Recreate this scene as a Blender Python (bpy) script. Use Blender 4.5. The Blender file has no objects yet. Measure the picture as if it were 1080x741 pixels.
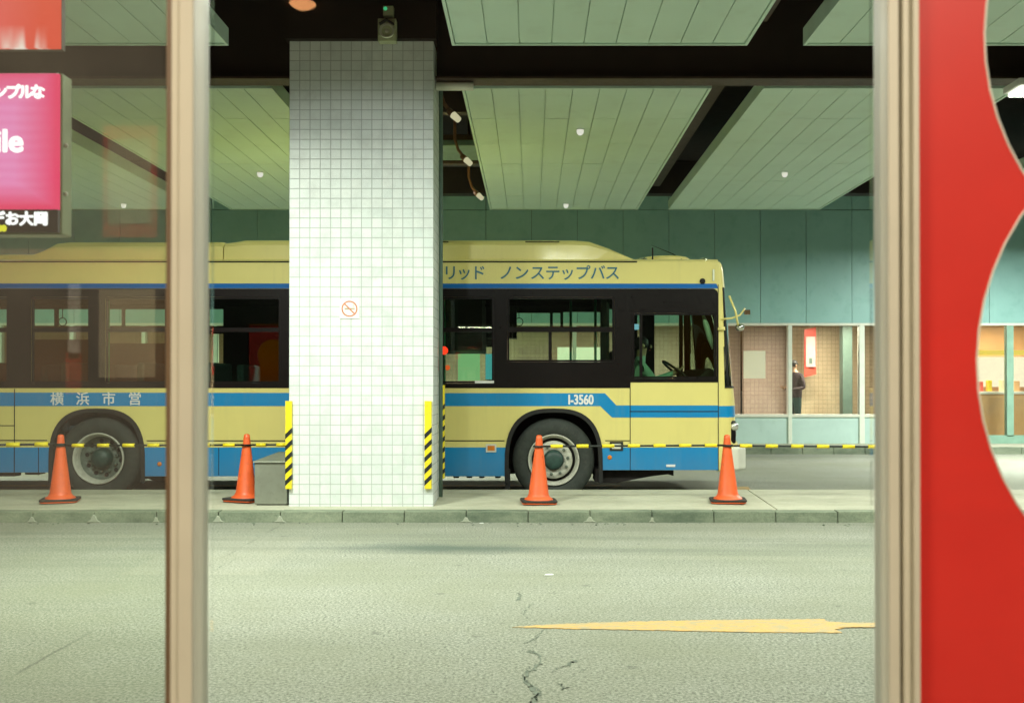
import bpy, bmesh, math, random
from mathutils import Vector, Matrix
random.seed(7)
SC = bpy.context.scene
COL = SC.collection
PI = math.pi
F, CX, CY, H = 1050.0, 560.0, 405.0, 1.36

def P(px, py, d):
    return ((px - CX) * d / F, H + (CY - py) * d / F)
def GX(px, py, z=0.0):
    d = F * (H - z) / (py - CY)
    return ((px - CX) * d / F, d)

# ------------------------------------------------------------------ materials
def newmat(name):
    m = bpy.data.materials.new(name); m.use_nodes = True
    nt = m.node_tree
    for n in list(nt.nodes): nt.nodes.remove(n)
    out = nt.nodes.new('ShaderNodeOutputMaterial')
    return m, nt, out
def N(nt, typ, **kw):
    n = nt.nodes.new(typ)
    for k, v in kw.items():
        if k.startswith('i_'):
            n.inputs[k[2:].replace('_', ' ')].default_value = v
        else: setattr(n, k, v)
    return n
def math_n(nt, op, a, b=None, c=None):
    n = nt.nodes.new('ShaderNodeMath'); n.operation = op
    for i, v in enumerate((a, b, c)):
        if v is None: continue
        if isinstance(v, (int, float)): n.inputs[i].default_value = v
        else: nt.links.new(v, n.inputs[i])
    return n.outputs[0]
def mixc(nt, f, a, b):
    n = nt.nodes.new('ShaderNodeMix'); n.data_type = 'RGBA'
    for i, v in ((0, f), (6, a), (7, b)):
        if isinstance(v, (int, float)): n.inputs[i].default_value = v
        elif isinstance(v, tuple): n.inputs[i].default_value = (*v, 1) if len(v) == 3 else v
        else: nt.links.new(v, n.inputs[i])
    return n.outputs[2]
def noise(nt, co, scale, detail=3, rough=0.55, dim='3D'):
    n = nt.nodes.new('ShaderNodeTexNoise'); n.inputs['Scale'].default_value = scale
    n.inputs['Detail'].default_value = detail; n.inputs['Roughness'].default_value = rough
    if co is not None: nt.links.new(co, n.inputs['Vector'])
    return n.outputs['Fac']
def ramp(nt, f, a, b, lo=0.0, hi=1.0):
    n = nt.nodes.new('ShaderNodeMapRange'); n.inputs[1].default_value = a; n.inputs[2].default_value = b
    n.inputs[3].default_value = lo; n.inputs[4].default_value = hi; n.clamp = True
    nt.links.new(f, n.inputs[0]); return n.outputs[0]
def wpos(nt):
    g = nt.nodes.new('ShaderNodeNewGeometry'); return g.outputs['Position']
def ocoord(nt):
    g = nt.nodes.new('ShaderNodeTexCoord'); return g.outputs['Object']
def sep(nt, v):
    s = nt.nodes.new('ShaderNodeSeparateXYZ'); nt.links.new(v, s.inputs[0]); return s.outputs
def bump(nt, h, dist=0.002, strength=0.5):
    b = nt.nodes.new('ShaderNodeBump'); b.inputs['Distance'].default_value = dist; b.inputs['Strength'].default_value = strength
    nt.links.new(h, b.inputs['Height']); return b.outputs[0]
def simple(name, col, rough=0.5, metal=0.0, var=0.12, scale=6.0, spec=0.5, dirt=None, coat=0.0, fine=0.0):
    """principled with soft mottling, a little roughness variation and optional grime"""
    m, nt, out = newmat(name)
    p = nt.nodes.new('ShaderNodeBsdfPrincipled')
    co = ocoord(nt)
    n1 = noise(nt, co, scale, 5, 0.6)
    a = tuple(c * (1 - var) for c in col); b = tuple(min(1, c * (1 + var)) for c in col)
    c = mixc(nt, ramp(nt, n1, 0.3, 0.7), a, b)
    if dirt:
        n2 = noise(nt, co, scale * 2.7, 6, 0.7)
        c = mixc(nt, ramp(nt, n2, 0.52, 0.75, 0, dirt[1]), c, dirt[0])
    nt.links.new(c, p.inputs['Base Color'])
    p.inputs['Metallic'].default_value = metal
    p.inputs['Specular IOR Level'].default_value = spec
    p.inputs['Coat Weight'].default_value = coat
    n3 = noise(nt, co, scale * 4, 4, 0.6)
    nt.links.new(ramp(nt, n3, 0.3, 0.7, max(0.02, rough - 0.07), min(1, rough + 0.07)), p.inputs['Roughness'])
    if fine: nt.links.new(bump(nt, noise(nt, co, 120, 3), 0.001, fine), p.inputs['Normal'])
    nt.links.new(p.outputs[0], out.inputs[0])
    return m
def emis(name, col, s):
    m, nt, out = newmat(name)
    e = nt.nodes.new('ShaderNodeEmission'); e.inputs[0].default_value = (*col, 1); e.inputs[1].default_value = s
    nt.links.new(e.outputs[0], out.inputs[0]); return m
def glass(name, tint, refl=1.0, rough=0.0, ior=1.5, veil=None):
    m, nt, out = newmat(name)
    t = nt.nodes.new('ShaderNodeBsdfTransparent'); t.inputs[0].default_value = (*tint, 1)
    g = nt.nodes.new('ShaderNodeBsdfGlossy'); g.inputs['Roughness'].default_value = rough
    fr = nt.nodes.new('ShaderNodeFresnel'); fr.inputs['IOR'].default_value = ior
    mx = nt.nodes.new('ShaderNodeMixShader')
    nt.links.new(math_n(nt, 'MULTIPLY', fr.outputs[0], refl), mx.inputs[0])
    base = t.outputs[0]
    if veil:
        df = nt.nodes.new('ShaderNodeBsdfDiffuse'); df.inputs[0].default_value = (*veil[0], 1)
        m2 = nt.nodes.new('ShaderNodeMixShader')
        n = noise(nt, ocoord(nt), 3, 5, 0.7)
        nt.links.new(ramp(nt, n, 0.3, 0.7, veil[1] * 0.5, veil[1] * 1.5), m2.inputs[0])
        nt.links.new(base, m2.inputs[1]); nt.links.new(df.outputs[0], m2.inputs[2]); base = m2.outputs[0]
    nt.links.new(base, mx.inputs[1]); nt.links.new(g.outputs[0], mx.inputs[2])
    nt.links.new(mx.outputs[0], out.inputs[0]); return m
def tiles(name, su, sz, gap, ca, cb, grout, rough=0.25, ox=0.0, oz=0.0, dirt=0.0):
    m, nt, out = newmat(name)
    p = nt.nodes.new('ShaderNodeBsdfPrincipled')
    s = sep(nt, wpos(nt))
    u = math_n(nt, 'DIVIDE', math_n(nt, 'SUBTRACT', math_n(nt, 'ADD', s[0], s[1]), ox), su)
    v = math_n(nt, 'DIVIDE', math_n(nt, 'SUBTRACT', s[2], oz), sz)
    def line(t, size):
        fr = math_n(nt, 'FRACT', t)
        d = math_n(nt, 'MINIMUM', fr, math_n(nt, 'SUBTRACT', 1.0, fr))
        return ramp(nt, d, gap / size * 0.35, gap / size * 0.65, 1, 0)
    g = math_n(nt, 'MAXIMUM', line(u, su), line(v, sz))
    cv = nt.nodes.new('ShaderNodeCombineXYZ')
    nt.links.new(math_n(nt, 'FLOOR', u), cv.inputs[0]); nt.links.new(math_n(nt, 'FLOOR', v), cv.inputs[2])
    w = nt.nodes.new('ShaderNodeTexWhiteNoise'); nt.links.new(cv.outputs[0], w.inputs['Vector'])
    c = mixc(nt, w.outputs['Value'], ca, cb)
    if dirt:
        n = noise(nt, wpos(nt), 5, 6, 0.7)
        c = mixc(nt, ramp(nt, n, 0.45, 0.8, 0, dirt), c, tuple(x * 0.5 for x in grout))
    c = mixc(nt, g, c, grout)
    nt.links.new(c, p.inputs['Base Color'])
    nt.links.new(math_n(nt, 'ADD', math_n(nt, 'MULTIPLY', g, 0.6), math_n(nt, 'ADD', rough, math_n(nt, 'MULTIPLY', w.outputs['Value'], 0.1))), p.inputs['Roughness'])
    nt.links.new(bump(nt, math_n(nt, 'SUBTRACT', math_n(nt, 'MULTIPLY', w.outputs['Value'], 0.25), g), 0.002, 0.7), p.inputs['Normal'])
    nt.links.new(p.outputs[0], out.inputs[0]); return m

M = {}
M['cream'] = simple('bus_cream_paint', (0.80, 0.70, 0.25), 0.38, var=0.03, scale=1.5, coat=0.1, dirt=((0.4, 0.34, 0.16), 0.15))
def dirty_paint(name, col, rough):
    m, nt, out = newmat(name); p = nt.nodes.new('ShaderNodeBsdfPrincipled')
    pos = wpos(nt); s_ = sep(nt, pos)
    n1 = noise(nt, pos, 1.3, 4, 0.6)
    c = mixc(nt, ramp(nt, n1, 0.3, 0.7), tuple(x*.96 for x in col), tuple(min(1, x*1.03) for x in col))
    mp = nt.nodes.new('ShaderNodeMapping'); nt.links.new(pos, mp.inputs[0]); mp.inputs['Scale'].default_value = (9, 1, 0.8)
    st = noise(nt, mp.outputs[0], 1.6, 5, 0.65)                       # rain streaks running down
    c = mixc(nt, ramp(nt, st, 0.52, 0.78, 0, 0.12), c, (0.30, 0.27, 0.17))
    sp = noise(nt, pos, 5, 7, 0.7)
    lowz = ramp(nt, math_n(nt, 'ADD', s_[2], math_n(nt, 'MULTIPLY', sp, 0.5)), 0.50, 0.85, 0.16, 0)   # wheel spray
    c = mixc(nt, lowz, c, (0.20, 0.19, 0.15))
    nt.links.new(c, p.inputs['Base Color'])
    nt.links.new(math_n(nt, 'ADD', rough, math_n(nt, 'MULTIPLY', sp, 0.18)), p.inputs['Roughness'])
    p.inputs['Coat Weight'].default_value = 0.5; p.inputs['Coat Roughness'].default_value = 0.12
    wv = noise(nt, pos, 1.8, 2, 0.5)
    nt.links.new(bump(nt, wv, 0.012, 0.35), p.inputs['Coat Normal'])
    nt.links.new(p.outputs[0], out.inputs[0]); return m
M['cream'] = dirty_paint('bus_cream_paint', (0.82, 0.72, 0.25), 0.30)
M['blue'] = dirty_paint('bus_blue_paint', (0.0, 0.25, 0.58), 0.30)
M['blue_plain'] = simple('bus_blue_paint', (0.0, 0.24, 0.56), 0.4, var=0.04, scale=2, spec=0.3)
M['deepblue'] = simple('bus_deep_blue_paint', (0.0, 0.13, 0.46), 0.4, var=0.04, scale=2, spec=0.3)
M['black_gloss'] = simple('black_window_surround', (0.006, 0.004, 0.004), 0.34, var=0.2, spec=0.25)
M['black'] = simple('black_rubber', (0.012, 0.012, 0.011), 0.75, var=0.3, scale=20, fine=0.4)
M['tyre'] = simple('tyre_rubber', (0.035, 0.042, 0.036), 0.8, var=0.25, scale=14, dirt=((0.09, 0.09, 0.075), 0.5), fine=0.5)
M['rim'] = simple('painted_wheel_steel', (0.52, 0.52, 0.44), 0.35, var=0.15, scale=18, dirt=((0.15, 0.13, 0.09), 0.6))
M['rimdark'] = simple('grimy_wheel_steel', (0.13, 0.16, 0.13), 0.55, var=0.3, scale=18, dirt=((0.05, 0.05, 0.04), 0.7))
M['hub'] = simple('green_hub', (0.025, 0.06, 0.05), 0.5, var=0.3, scale=25)
M['under'] = simple('chassis_grime', (0.014, 0.011, 0.010), 0.9, var=0.4, scale=10)
M['white'] = simple('white_film', (0.82, 0.82, 0.80), 0.4, var=0.04)
M['navy'] = simple('teal_blue_lettering', (0.02, 0.15, 0.24), 0.4, var=0.05)
M['amber'] = simple('amber_lens', (0.75, 0.22, 0.02), 0.2, var=0.1)
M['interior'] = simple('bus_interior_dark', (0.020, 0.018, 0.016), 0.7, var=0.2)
M['seat'] = simple('bus_seat_moquette', (0.03, 0.05, 0.06), 0.9, var=0.3, scale=30)
M['pole'] = simple('green_handrail', (0.05, 0.35, 0.22), 0.4, var=0.1)
M['busglass'] = glass('tinted_bus_glass', (0.74, 0.88, 0.76), 1.0, 0.01)
M['windscreen'] = glass('windscreen_glass', (0.7, 0.85, 0.76), 1.8, 0.01)
M['chrome'] = simple('polished_metal', (0.75, 0.75, 0.7), 0.12, metal=1.0, var=0.05)
M['lens'] = simple('headlamp_lens', (0.7, 0.7, 0.65), 0.08, metal=0.6, var=0.1)
M['tile'] = tiles('white_square_tiles', 0.1052, 0.1004, 0.0075, (0.70, 0.76, 0.74), (0.79, 0.83, 0.81), (0.45, 0.48, 0.47), 0.36, ox=-2.464 + 10.14, oz=0.14, dirt=0.30)
M['mosaic'] = tiles('beige_pink_mosaic', 0.1, 0.1, 0.010, (0.50, 0.37, 0.31), (0.54, 0.41, 0.34), (0.38, 0.28, 0.23), 0.4, dirt=0.1)
M['mosaic_yellow'] = tiles('yellow_ochre_mosaic', 0.1, 0.1, 0.012, (0.56, 0.44, 0.28), (0.60, 0.48, 0.31), (0.42, 0.33, 0.21), 0.4, dirt=0.1)
M['teal'] = simple('teal_wall_panel', (0.27, 0.49, 0.46), 0.45, var=0.07, scale=1.2, dirt=((0.10, 0.26, 0.22), 0.35))
M['palewall'] = simple('pale_blue_green_dado', (0.48, 0.64, 0.60), 0.5, var=0.06, scale=2, dirt=((0.25, 0.38, 0.33), 0.3))
M['capstone'] = simple('pale_sill', (0.72, 0.72, 0.62), 0.5, var=0.06)
M['mullion'] = simple('pale_aluminium_mullion', (0.72, 0.76, 0.66), 0.4, var=0.06)
M['ceil'] = simple('pale_green_ceiling_panel', (0.52, 0.68, 0.58), 0.5, var=0.05, scale=0.9, dirt=((0.36, 0.44, 0.34), 0.35))
M['steel'] = simple('dark_brown_steel', (0.014, 0.008, 0.007), 0.6, var=0.35, scale=4)
M['steel2'] = simple('brown_flange_steel', (0.045, 0.026, 0.018), 0.6, var=0.35, scale=4)
M['duct'] = simple('dull_duct_metal', (0.10, 0.16, 0.13), 0.5, var=0.2, scale=5)
M['soffit'] = simple('black_plenum', (0.010, 0.006, 0.005), 0.9, var=0.4, scale=2)
M['orange'] = simple('orange_cone_plastic', (0.85, 0.13, 0.03), 0.45, var=0.08, scale=9, dirt=((0.45, 0.09, 0.04), 0.5), fine=0.2)
M['conebase'] = simple('cone_rubber_base', (0.035, 0.030, 0.026), 0.8, var=0.3, scale=20)
M['yellow'] = simple('safety_yellow', (0.90, 0.72, 0.02), 0.4, var=0.06, scale=14, dirt=((0.35, 0.3, 0.08), 0.4))
M['stripeblack'] = simple('safety_black', (0.012, 0.016, 0.014), 0.5, var=0.3, scale=14)
M['boxmetal'] = simple('brushed_grey_cabinet', (0.34, 0.36, 0.30), 0.38, metal=0.55, var=0.1, scale=5, dirt=((0.2, 0.19, 0.15), 0.4))
M['alu_warm'] = simple('anodised_frame', (0.60, 0.57, 0.45), 0.45, var=0.05, scale=5, fine=0.1)
M['alu_dark'] = simple('dark_edge_and_groove', (0.20, 0.13, 0.07), 0.5, var=0.12)
M['screwhead'] = simple('grey_bracket', (0.7, 0.74, 0.6), 0.4, metal=0.5)
M['speaker'] = simple('olive_plastic', (0.42, 0.46, 0.28), 0.5, var=0.1)
M['pole_lamp'] = simple('copper_brown_arm', (0.16, 0.07, 0.03), 0.5, var=0.2, scale=12)
M['skin'] = simple('skin', (0.50, 0.30, 0.20), 0.55, var=0.06)
M['jacket'] = simple('dark_jacket', (0.045, 0.030, 0.035), 0.9, var=0.25, scale=15)
M['trousers'] = simple('dark_green_trousers', (0.02, 0.06, 0.06), 0.9, var=0.2, scale=15)
M['shirt'] = simple('pale_green_shirt', (0.40, 0.60, 0.50), 0.85, var=0.1, scale=15)
M['hair'] = simple('black_hair', (0.012, 0.009, 0.008), 0.6, var=0.3, scale=40)
M['shoe'] = simple('black_shoe', (0.01, 0.01, 0.01), 0.5)
M['paper'] = simple('cream_paper', (0.80, 0.72, 0.50), 0.7, var=0.03)
def thinpaper():
    m, nt, out = newmat('thin_cream_paper')
    a = nt.nodes.new('ShaderNodeBsdfDiffuse'); a.inputs[0].default_value = (.94,.88,.68,1)
    b = nt.nodes.new('ShaderNodeBsdfTranslucent'); b.inputs[0].default_value = (.92,.84,.60,1)
    x = nt.nodes.new('ShaderNodeMixShader'); x.inputs[0].default_value = .12
    nt.links.new(a.outputs[0], x.inputs[1]); nt.links.new(b.outputs[0], x.inputs[2]); nt.links.new(x.outputs[0], out.inputs[0]); return m
M['thinpaper'] = thinpaper()
M['room_print'] = simple('poster_print', (0.50, 0.40, 0.38), 0.7)
M['posterred'] = simple('poster_red', (0.70, 0.08, 0.05), 0.4, var=0.06)
M['room_wall'] = simple('warm_room_plaster', (0.30, 0.24, 0.19), 0.85, var=0.06)
M['board'] = simple('notice_board_cloth', (0.05, 0.055, 0.05), 0.9, var=0.1, scale=30)
M['room_floor'] = simple('room_vinyl_floor', (0.25, 0.24, 0.20), 0.4, var=0.1)
M['counter'] = simple('peach_counter', (0.72, 0.42, 0.20), 0.5, var=0.06)
M['shopteal'] = simple('shop_teal_frame', (0.25, 0.42, 0.33), 0.5)
M['lamp_white'] = emis('tube_diffuser', (1.0, 1.0, 0.86), 4.0)
M['lamp_spot'] = emis('spot_lamp_face', (0.9, 0.85, 0.52), 0.65)
M['lamp_orange'] = emis('orange_globe', (1.0, 0.42, 0.16), 14.0)
M['lamp_red'] = emis('red_beacon', (1.0, 0.05, 0.015), 1.4)
M['screen_white'] = emis('screen_white_text', (1, 1, 1), 1.8)
M['screen_yellow'] = emis('screen_yellow_text', (1, 0.95, 0.05), 1.0)
M['glow_green'] = emis('green_indicator', (0.10, 0.85, 0.35), 0.5)
M['shopsign'] = emis('shop_yellow_fascia', (1.0, 0.72, 0.10), 1.2)
M['shoplight'] = emis('shop_lit_display', (1.0, 0.86, 0.62), 1.5)
M['patch_glow'] = emis('bright_patch_glow', (1.0, 0.95, 0.70), 1.6)
M['lit_green'] = emis('lit_green_board', (0.42, 0.75, 0.38), 0.75)
M['lit_cyan'] = emis('lit_cyan_panel', (0.15, 0.62, 0.72), 0.7)
M['lit_red'] = emis('lit_red_button', (1.0, 0.12, 0.03), 1.2)
M['clearglass'] = glass('clear_pane', (0.97, 0.98, 0.97), 0.75)
M['leftglass'] = glass('pane_with_painted_haze', (0.92, 0.95, 0.92), 1.15, 0.0, veil=((0.60, 0.54, 0.46), 0.07))  # veil mixes the milky reflected haze into the pane's colour
M['wallglass'] = glass('waiting_room_glass', (0.92, 0.95, 0.92), 1.0, veil=((0.6, 0.5, 0.4), 0.05))

def redfilm():
    m, nt, out = newmat('red_film')
    p = nt.nodes.new('ShaderNodeBsdfPrincipled')
    co = ocoord(nt)
    c = mixc(nt, ramp(nt, noise(nt, co, 4, 4), 0.3, 0.7), (0.76, 0.062, 0.05), (0.84, 0.08, 0.06))
    nt.links.new(c, p.inputs['Base Color']); p.inputs['Roughness'].default_value = 0.4
    tr = nt.nodes.new('ShaderNodeBsdfTranslucent'); tr.inputs[0].default_value = (0.9, 0.08, 0.04, 1)
    tp = nt.nodes.new('ShaderNodeBsdfTransparent'); tp.inputs[0].default_value = (0.9, 0.10, 0.06, 1)
    a = nt.nodes.new('ShaderNodeMixShader'); a.inputs[0].default_value = 0.35
    b = nt.nodes.new('ShaderNodeMixShader'); b.inputs[0].default_value = 0.24
    nt.links.new(p.outputs[0], a.inputs[1]); nt.links.new(tr.outputs[0], a.inputs[2])
    nt.links.new(a.outputs[0], b.inputs[1]); nt.links.new(tp.outputs[0], b.inputs[2])
    nt.links.new(b.outputs[0], out.inputs[0]); return m
M['redfilm'] = redfilm()

def pinkscreen():
    m, nt, out = newmat('pink_screen_picture')
    s = sep(nt, ocoord(nt))
    e = nt.nodes.new('ShaderNodeEmission')
    # picture on the screen: pink field, redder rim
    dx = math_n(nt, 'ABSOLUTE', s[0])
    f1 = ramp(nt, dx, 0.235, 0.335)
    f2 = ramp(nt, s[2], 0.30, 0.39)
    f3 = ramp(nt, s[2], 0.12, 0.06)
    f = math_n(nt, 'MAXIMUM', math_n(nt, 'MAXIMUM', f1, f2), f3)
    w = nt.nodes.new('ShaderNodeTexWave'); w.bands_direction = 'Z'; w.inputs['Scale'].default_value = 14; w.inputs['Distortion'].default_value = 1.0
    nt.links.new(ocoord(nt), w.inputs['Vector'])
    base = mixc(nt, ramp(nt, w.outputs['Fac'], 0, 1, 0, 0.35), (0.84, 0.27, 0.54), (0.80, 0.17, 0.42))
    c = mixc(nt, f, base, (0.80, 0.05, 0.15))
    nt.links.new(c, e.inputs[0]); e.inputs[1].default_value = 1.3
    nt.links.new(e.outputs[0], out.inputs[0]); return m
M['pinkscreen'] = pinkscreen()

def redheader():
    m, nt, out = newmat('red_backlit_picture')
    s = sep(nt, ocoord(nt))
    e = nt.nodes.new('ShaderNodeEmission')
    mp = nt.nodes.new('ShaderNodeMapping'); nt.links.new(ocoord(nt), mp.inputs[0]); mp.inputs['Scale'].default_value = (1, 1, 0.15)
    n = noise(nt, mp.outputs[0], 22, 2, 0.5)
    lo = ramp(nt, s[2], 0.055, 0.0)
    f = math_n(nt, 'MULTIPLY', ramp(nt, n, 0.45, 0.62), lo)
    c = mixc(nt, ramp(nt, s[0], 0.10, 0.30), (0.85, 0.16, 0.16), (0.78, 0.09, 0.05))
    c = mixc(nt, f, c, (0.95, 0.80, 0.72))
    nt.links.new(c, e.inputs[0]); e.inputs[1].default_value = 1.25
    nt.links.new(e.outputs[0], out.inputs[0]); return m
M['redheader'] = redheader()

def asphalt():
    m, nt, out = newmat('worn_asphalt')
    p = nt.nodes.new('ShaderNodeBsdfPrincipled')
    pos = wpos(nt); s = sep(nt, pos)
    fine = noise(nt, pos, 62, 6, 0.78)
    vor = nt.nodes.new('ShaderNodeTexVoronoi'); vor.inputs['Scale'].default_value = 45; nt.links.new(pos, vor.inputs['Vector'])
    c = mixc(nt, ramp(nt, fine, 0.41, 0.59), (0.11, 0.125, 0.10), (0.47, 0.475, 0.40))
    c = mixc(nt, ramp(nt, vor.outputs['Distance'], 0.1, 0.5, 0.35, 0), c, (0.46, 0.46, 0.40))
    big = noise(nt, pos, 0.55, 5, 0.6)
    c = mixc(nt, ramp(nt, big, 0.35, 0.7, 0, 0.65), c, (0.235, 0.245, 0.165))
    # traffic streaks along the lane
    mp = nt.nodes.new('ShaderNodeMapping'); nt.links.new(pos, mp.inputs[0]); mp.inputs['Scale'].default_value = (0.22, 3.0, 1)
    st = noise(nt, mp.outputs[0], 1.0, 5, 0.6)
    band = ramp(nt, math_n(nt, 'ABSOLUTE', math_n(nt, 'SUBTRACT', s[1], 8.6)), 0.0, 1.5, 1, 0)
    c = mixc(nt, math_n(nt, 'MULTIPLY', ramp(nt, st, 0.42, 0.68), math_n(nt, 'ADD', math_n(nt, 'MULTIPLY', band, 0.55), 0.10)), c, (0.13, 0.15, 0.12))
    # dark elongated patch with its own ragged shape
    dn = noise(nt, pos, 2.2, 5, 0.65)
    ex = math_n(nt, 'DIVIDE', math_n(nt, 'ADD', s[0], 0.70), 0.95)
    ey = math_n(nt, 'DIVIDE', math_n(nt, 'SUBTRACT', s[1], 8.28), 0.30)
    r = math_n(nt, 'SQRT', math_n(nt, 'ADD', math_n(nt, 'MULTIPLY', ex, ex), math_n(nt, 'MULTIPLY', ey, ey)))
    r = math_n(nt, 'ADD', r, math_n(nt, 'MULTIPLY', math_n(nt, 'SUBTRACT', dn, 0.5), 1.0))
    c = mixc(nt, ramp(nt, r, 0.25, 1.15, 0.72, 0), c, (0.075, 0.105, 0.09))
    pch = math_n(nt, 'MULTIPLY', math_n(nt, 'MULTIPLY', ramp(nt, s[0], -2.95, -2.93), ramp(nt, s[0], -1.93, -1.95)), math_n(nt, 'MULTIPLY', ramp(nt, s[1], 7.1, 7.12), ramp(nt, s[1], 8.9, 8.88)))
    c = mixc(nt, math_n(nt, 'MULTIPLY', pch, 0.14), c, (0.42, 0.40, 0.31))
    dots = nt.nodes.new('ShaderNodeTexVoronoi'); dots.inputs['Scale'].default_value = 2.3; nt.links.new(pos, dots.inputs['Vector'])
    c = mixc(nt, ramp(nt, dots.outputs['Distance'], 0.03, 0.10, 0.45, 0), c, (0.10, 0.11, 0.09))
    tm = nt.nodes.new('ShaderNodeMapping'); nt.links.new(pos, tm.inputs[0]); tm.inputs['Scale'].default_value = (0.12, 7.0, 1)
    c = mixc(nt, ramp(nt, noise(nt, tm.outputs[0], 1.0, 3, 0.5), 0.56, 0.78, 0, 0.16), c, (0.12, 0.13, 0.10))
    # resurfaced patch by the kerb, left
    px_ = math_n(nt, 'MULTIPLY', ramp(nt, s[0], -2.9, -2.86), ramp(nt, s[0], -1.95, -1.99))
    # long seam in the surface
    sm = math_n(nt, 'ABSOLUTE', math_n(nt, 'ADD', s[0], math_n(nt, 'ADD', 2.42, math_n(nt, 'MULTIPLY', math_n(nt, 'SUBTRACT', noise(nt, pos, 2.5, 3), 0.5), 0.06))))
    c = mixc(nt, math_n(nt, 'MULTIPLY', ramp(nt, sm, 0.004, 0.016, 0.55, 0), ramp(nt, noise(nt, pos, 1.7, 3), 0.45, 0.6)), c, (0.09, 0.10, 0.08))
    nt.links.new(c, p.inputs['Base Color'])
    nt.links.new(ramp(nt, fine, 0.3, 0.7, 0.95, 0.72), p.inputs['Roughness'])
    p.inputs['Specular IOR Level'].default_value = 0.25
    nt.links.new(bump(nt, fine, 0.010, 1.0), p.inputs['Normal'])
    nt.links.new(p.outputs[0], out.inputs[0]); return m
M['asphalt'] = asphalt()

def concrete(name, a, b, grime, amount):
    m, nt, out = newmat(name)
    p = nt.nodes.new('ShaderNodeBsdfPrincipled'); pos = wpos(nt)
    c = mixc(nt, ramp(nt, noise(nt, pos, 60, 5, 0.7), 0.3, 0.7), a, b)
    mp = nt.nodes.new('ShaderNodeMapping'); nt.links.new(pos, mp.inputs[0]); mp.inputs['Scale'].default_value = (0.5, 1.2, 1.2)
    c = mixc(nt, ramp(nt, noise(nt, mp.outputs[0], 2.4, 7, 0.7), 0.38, 0.68, 0, amount), c, grime)
    nt.links.new(c, p.inputs['Base Color']); p.inputs['Roughness'].default_value = 0.85
    nt.links.new(bump(nt, noise(nt, pos, 70, 4, 0.7), 0.004, 0.6), p.inputs['Normal'])
    nt.links.new(p.outputs[0], out.inputs[0]); return m
M['concrete'] = concrete('pale_concrete', (0.44, 0.44, 0.34), (0.58, 0.57, 0.44), (0.28, 0.29, 0.21), 0.7)
M['kerb'] = concrete('grimy_kerb_stone', (0.19, 0.23, 0.16), (0.32, 0.35, 0.25), (0.06, 0.09, 0.06), 0.9)
M['mortar'] = concrete('pale_mortar', (0.34, 0.37, 0.28), (0.42, 0.44, 0.35), (0.3, 0.32, 0.25), 0.4)
M['crackm'] = simple('crack_dirt', (0.15, 0.175, 0.135), 0.95, var=0.3, scale=20)

def roadpaint():
    m, nt, out = newmat('worn_yellow_road_paint')
    p = nt.nodes.new('ShaderNodeBsdfPrincipled'); pos = wpos(nt)
    c = mixc(nt, ramp(nt, noise(nt, pos, 60, 4, 0.7), 0.3, 0.7), (0.50, 0.30, 0.09), (0.62, 0.38, 0.12))
    mp = nt.nodes.new('ShaderNodeMapping'); nt.links.new(pos, mp.inputs[0]); mp.inputs['Scale'].default_value = (1, 4, 1)
    n = noise(nt, mp.outputs[0], 9, 6, 0.7)
    c = mixc(nt, ramp(nt, n, 0.47, 0.55, 0, 0.85), c, (0.34, 0.31, 0.20))
    nt.links.new(c, p.inputs['Base Color']); p.inputs['Roughness'].default_value = 0.7
    nt.links.new(p.outputs[0], out.inputs[0]); return m
M['roadyellow'] = roadpaint()

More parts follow.
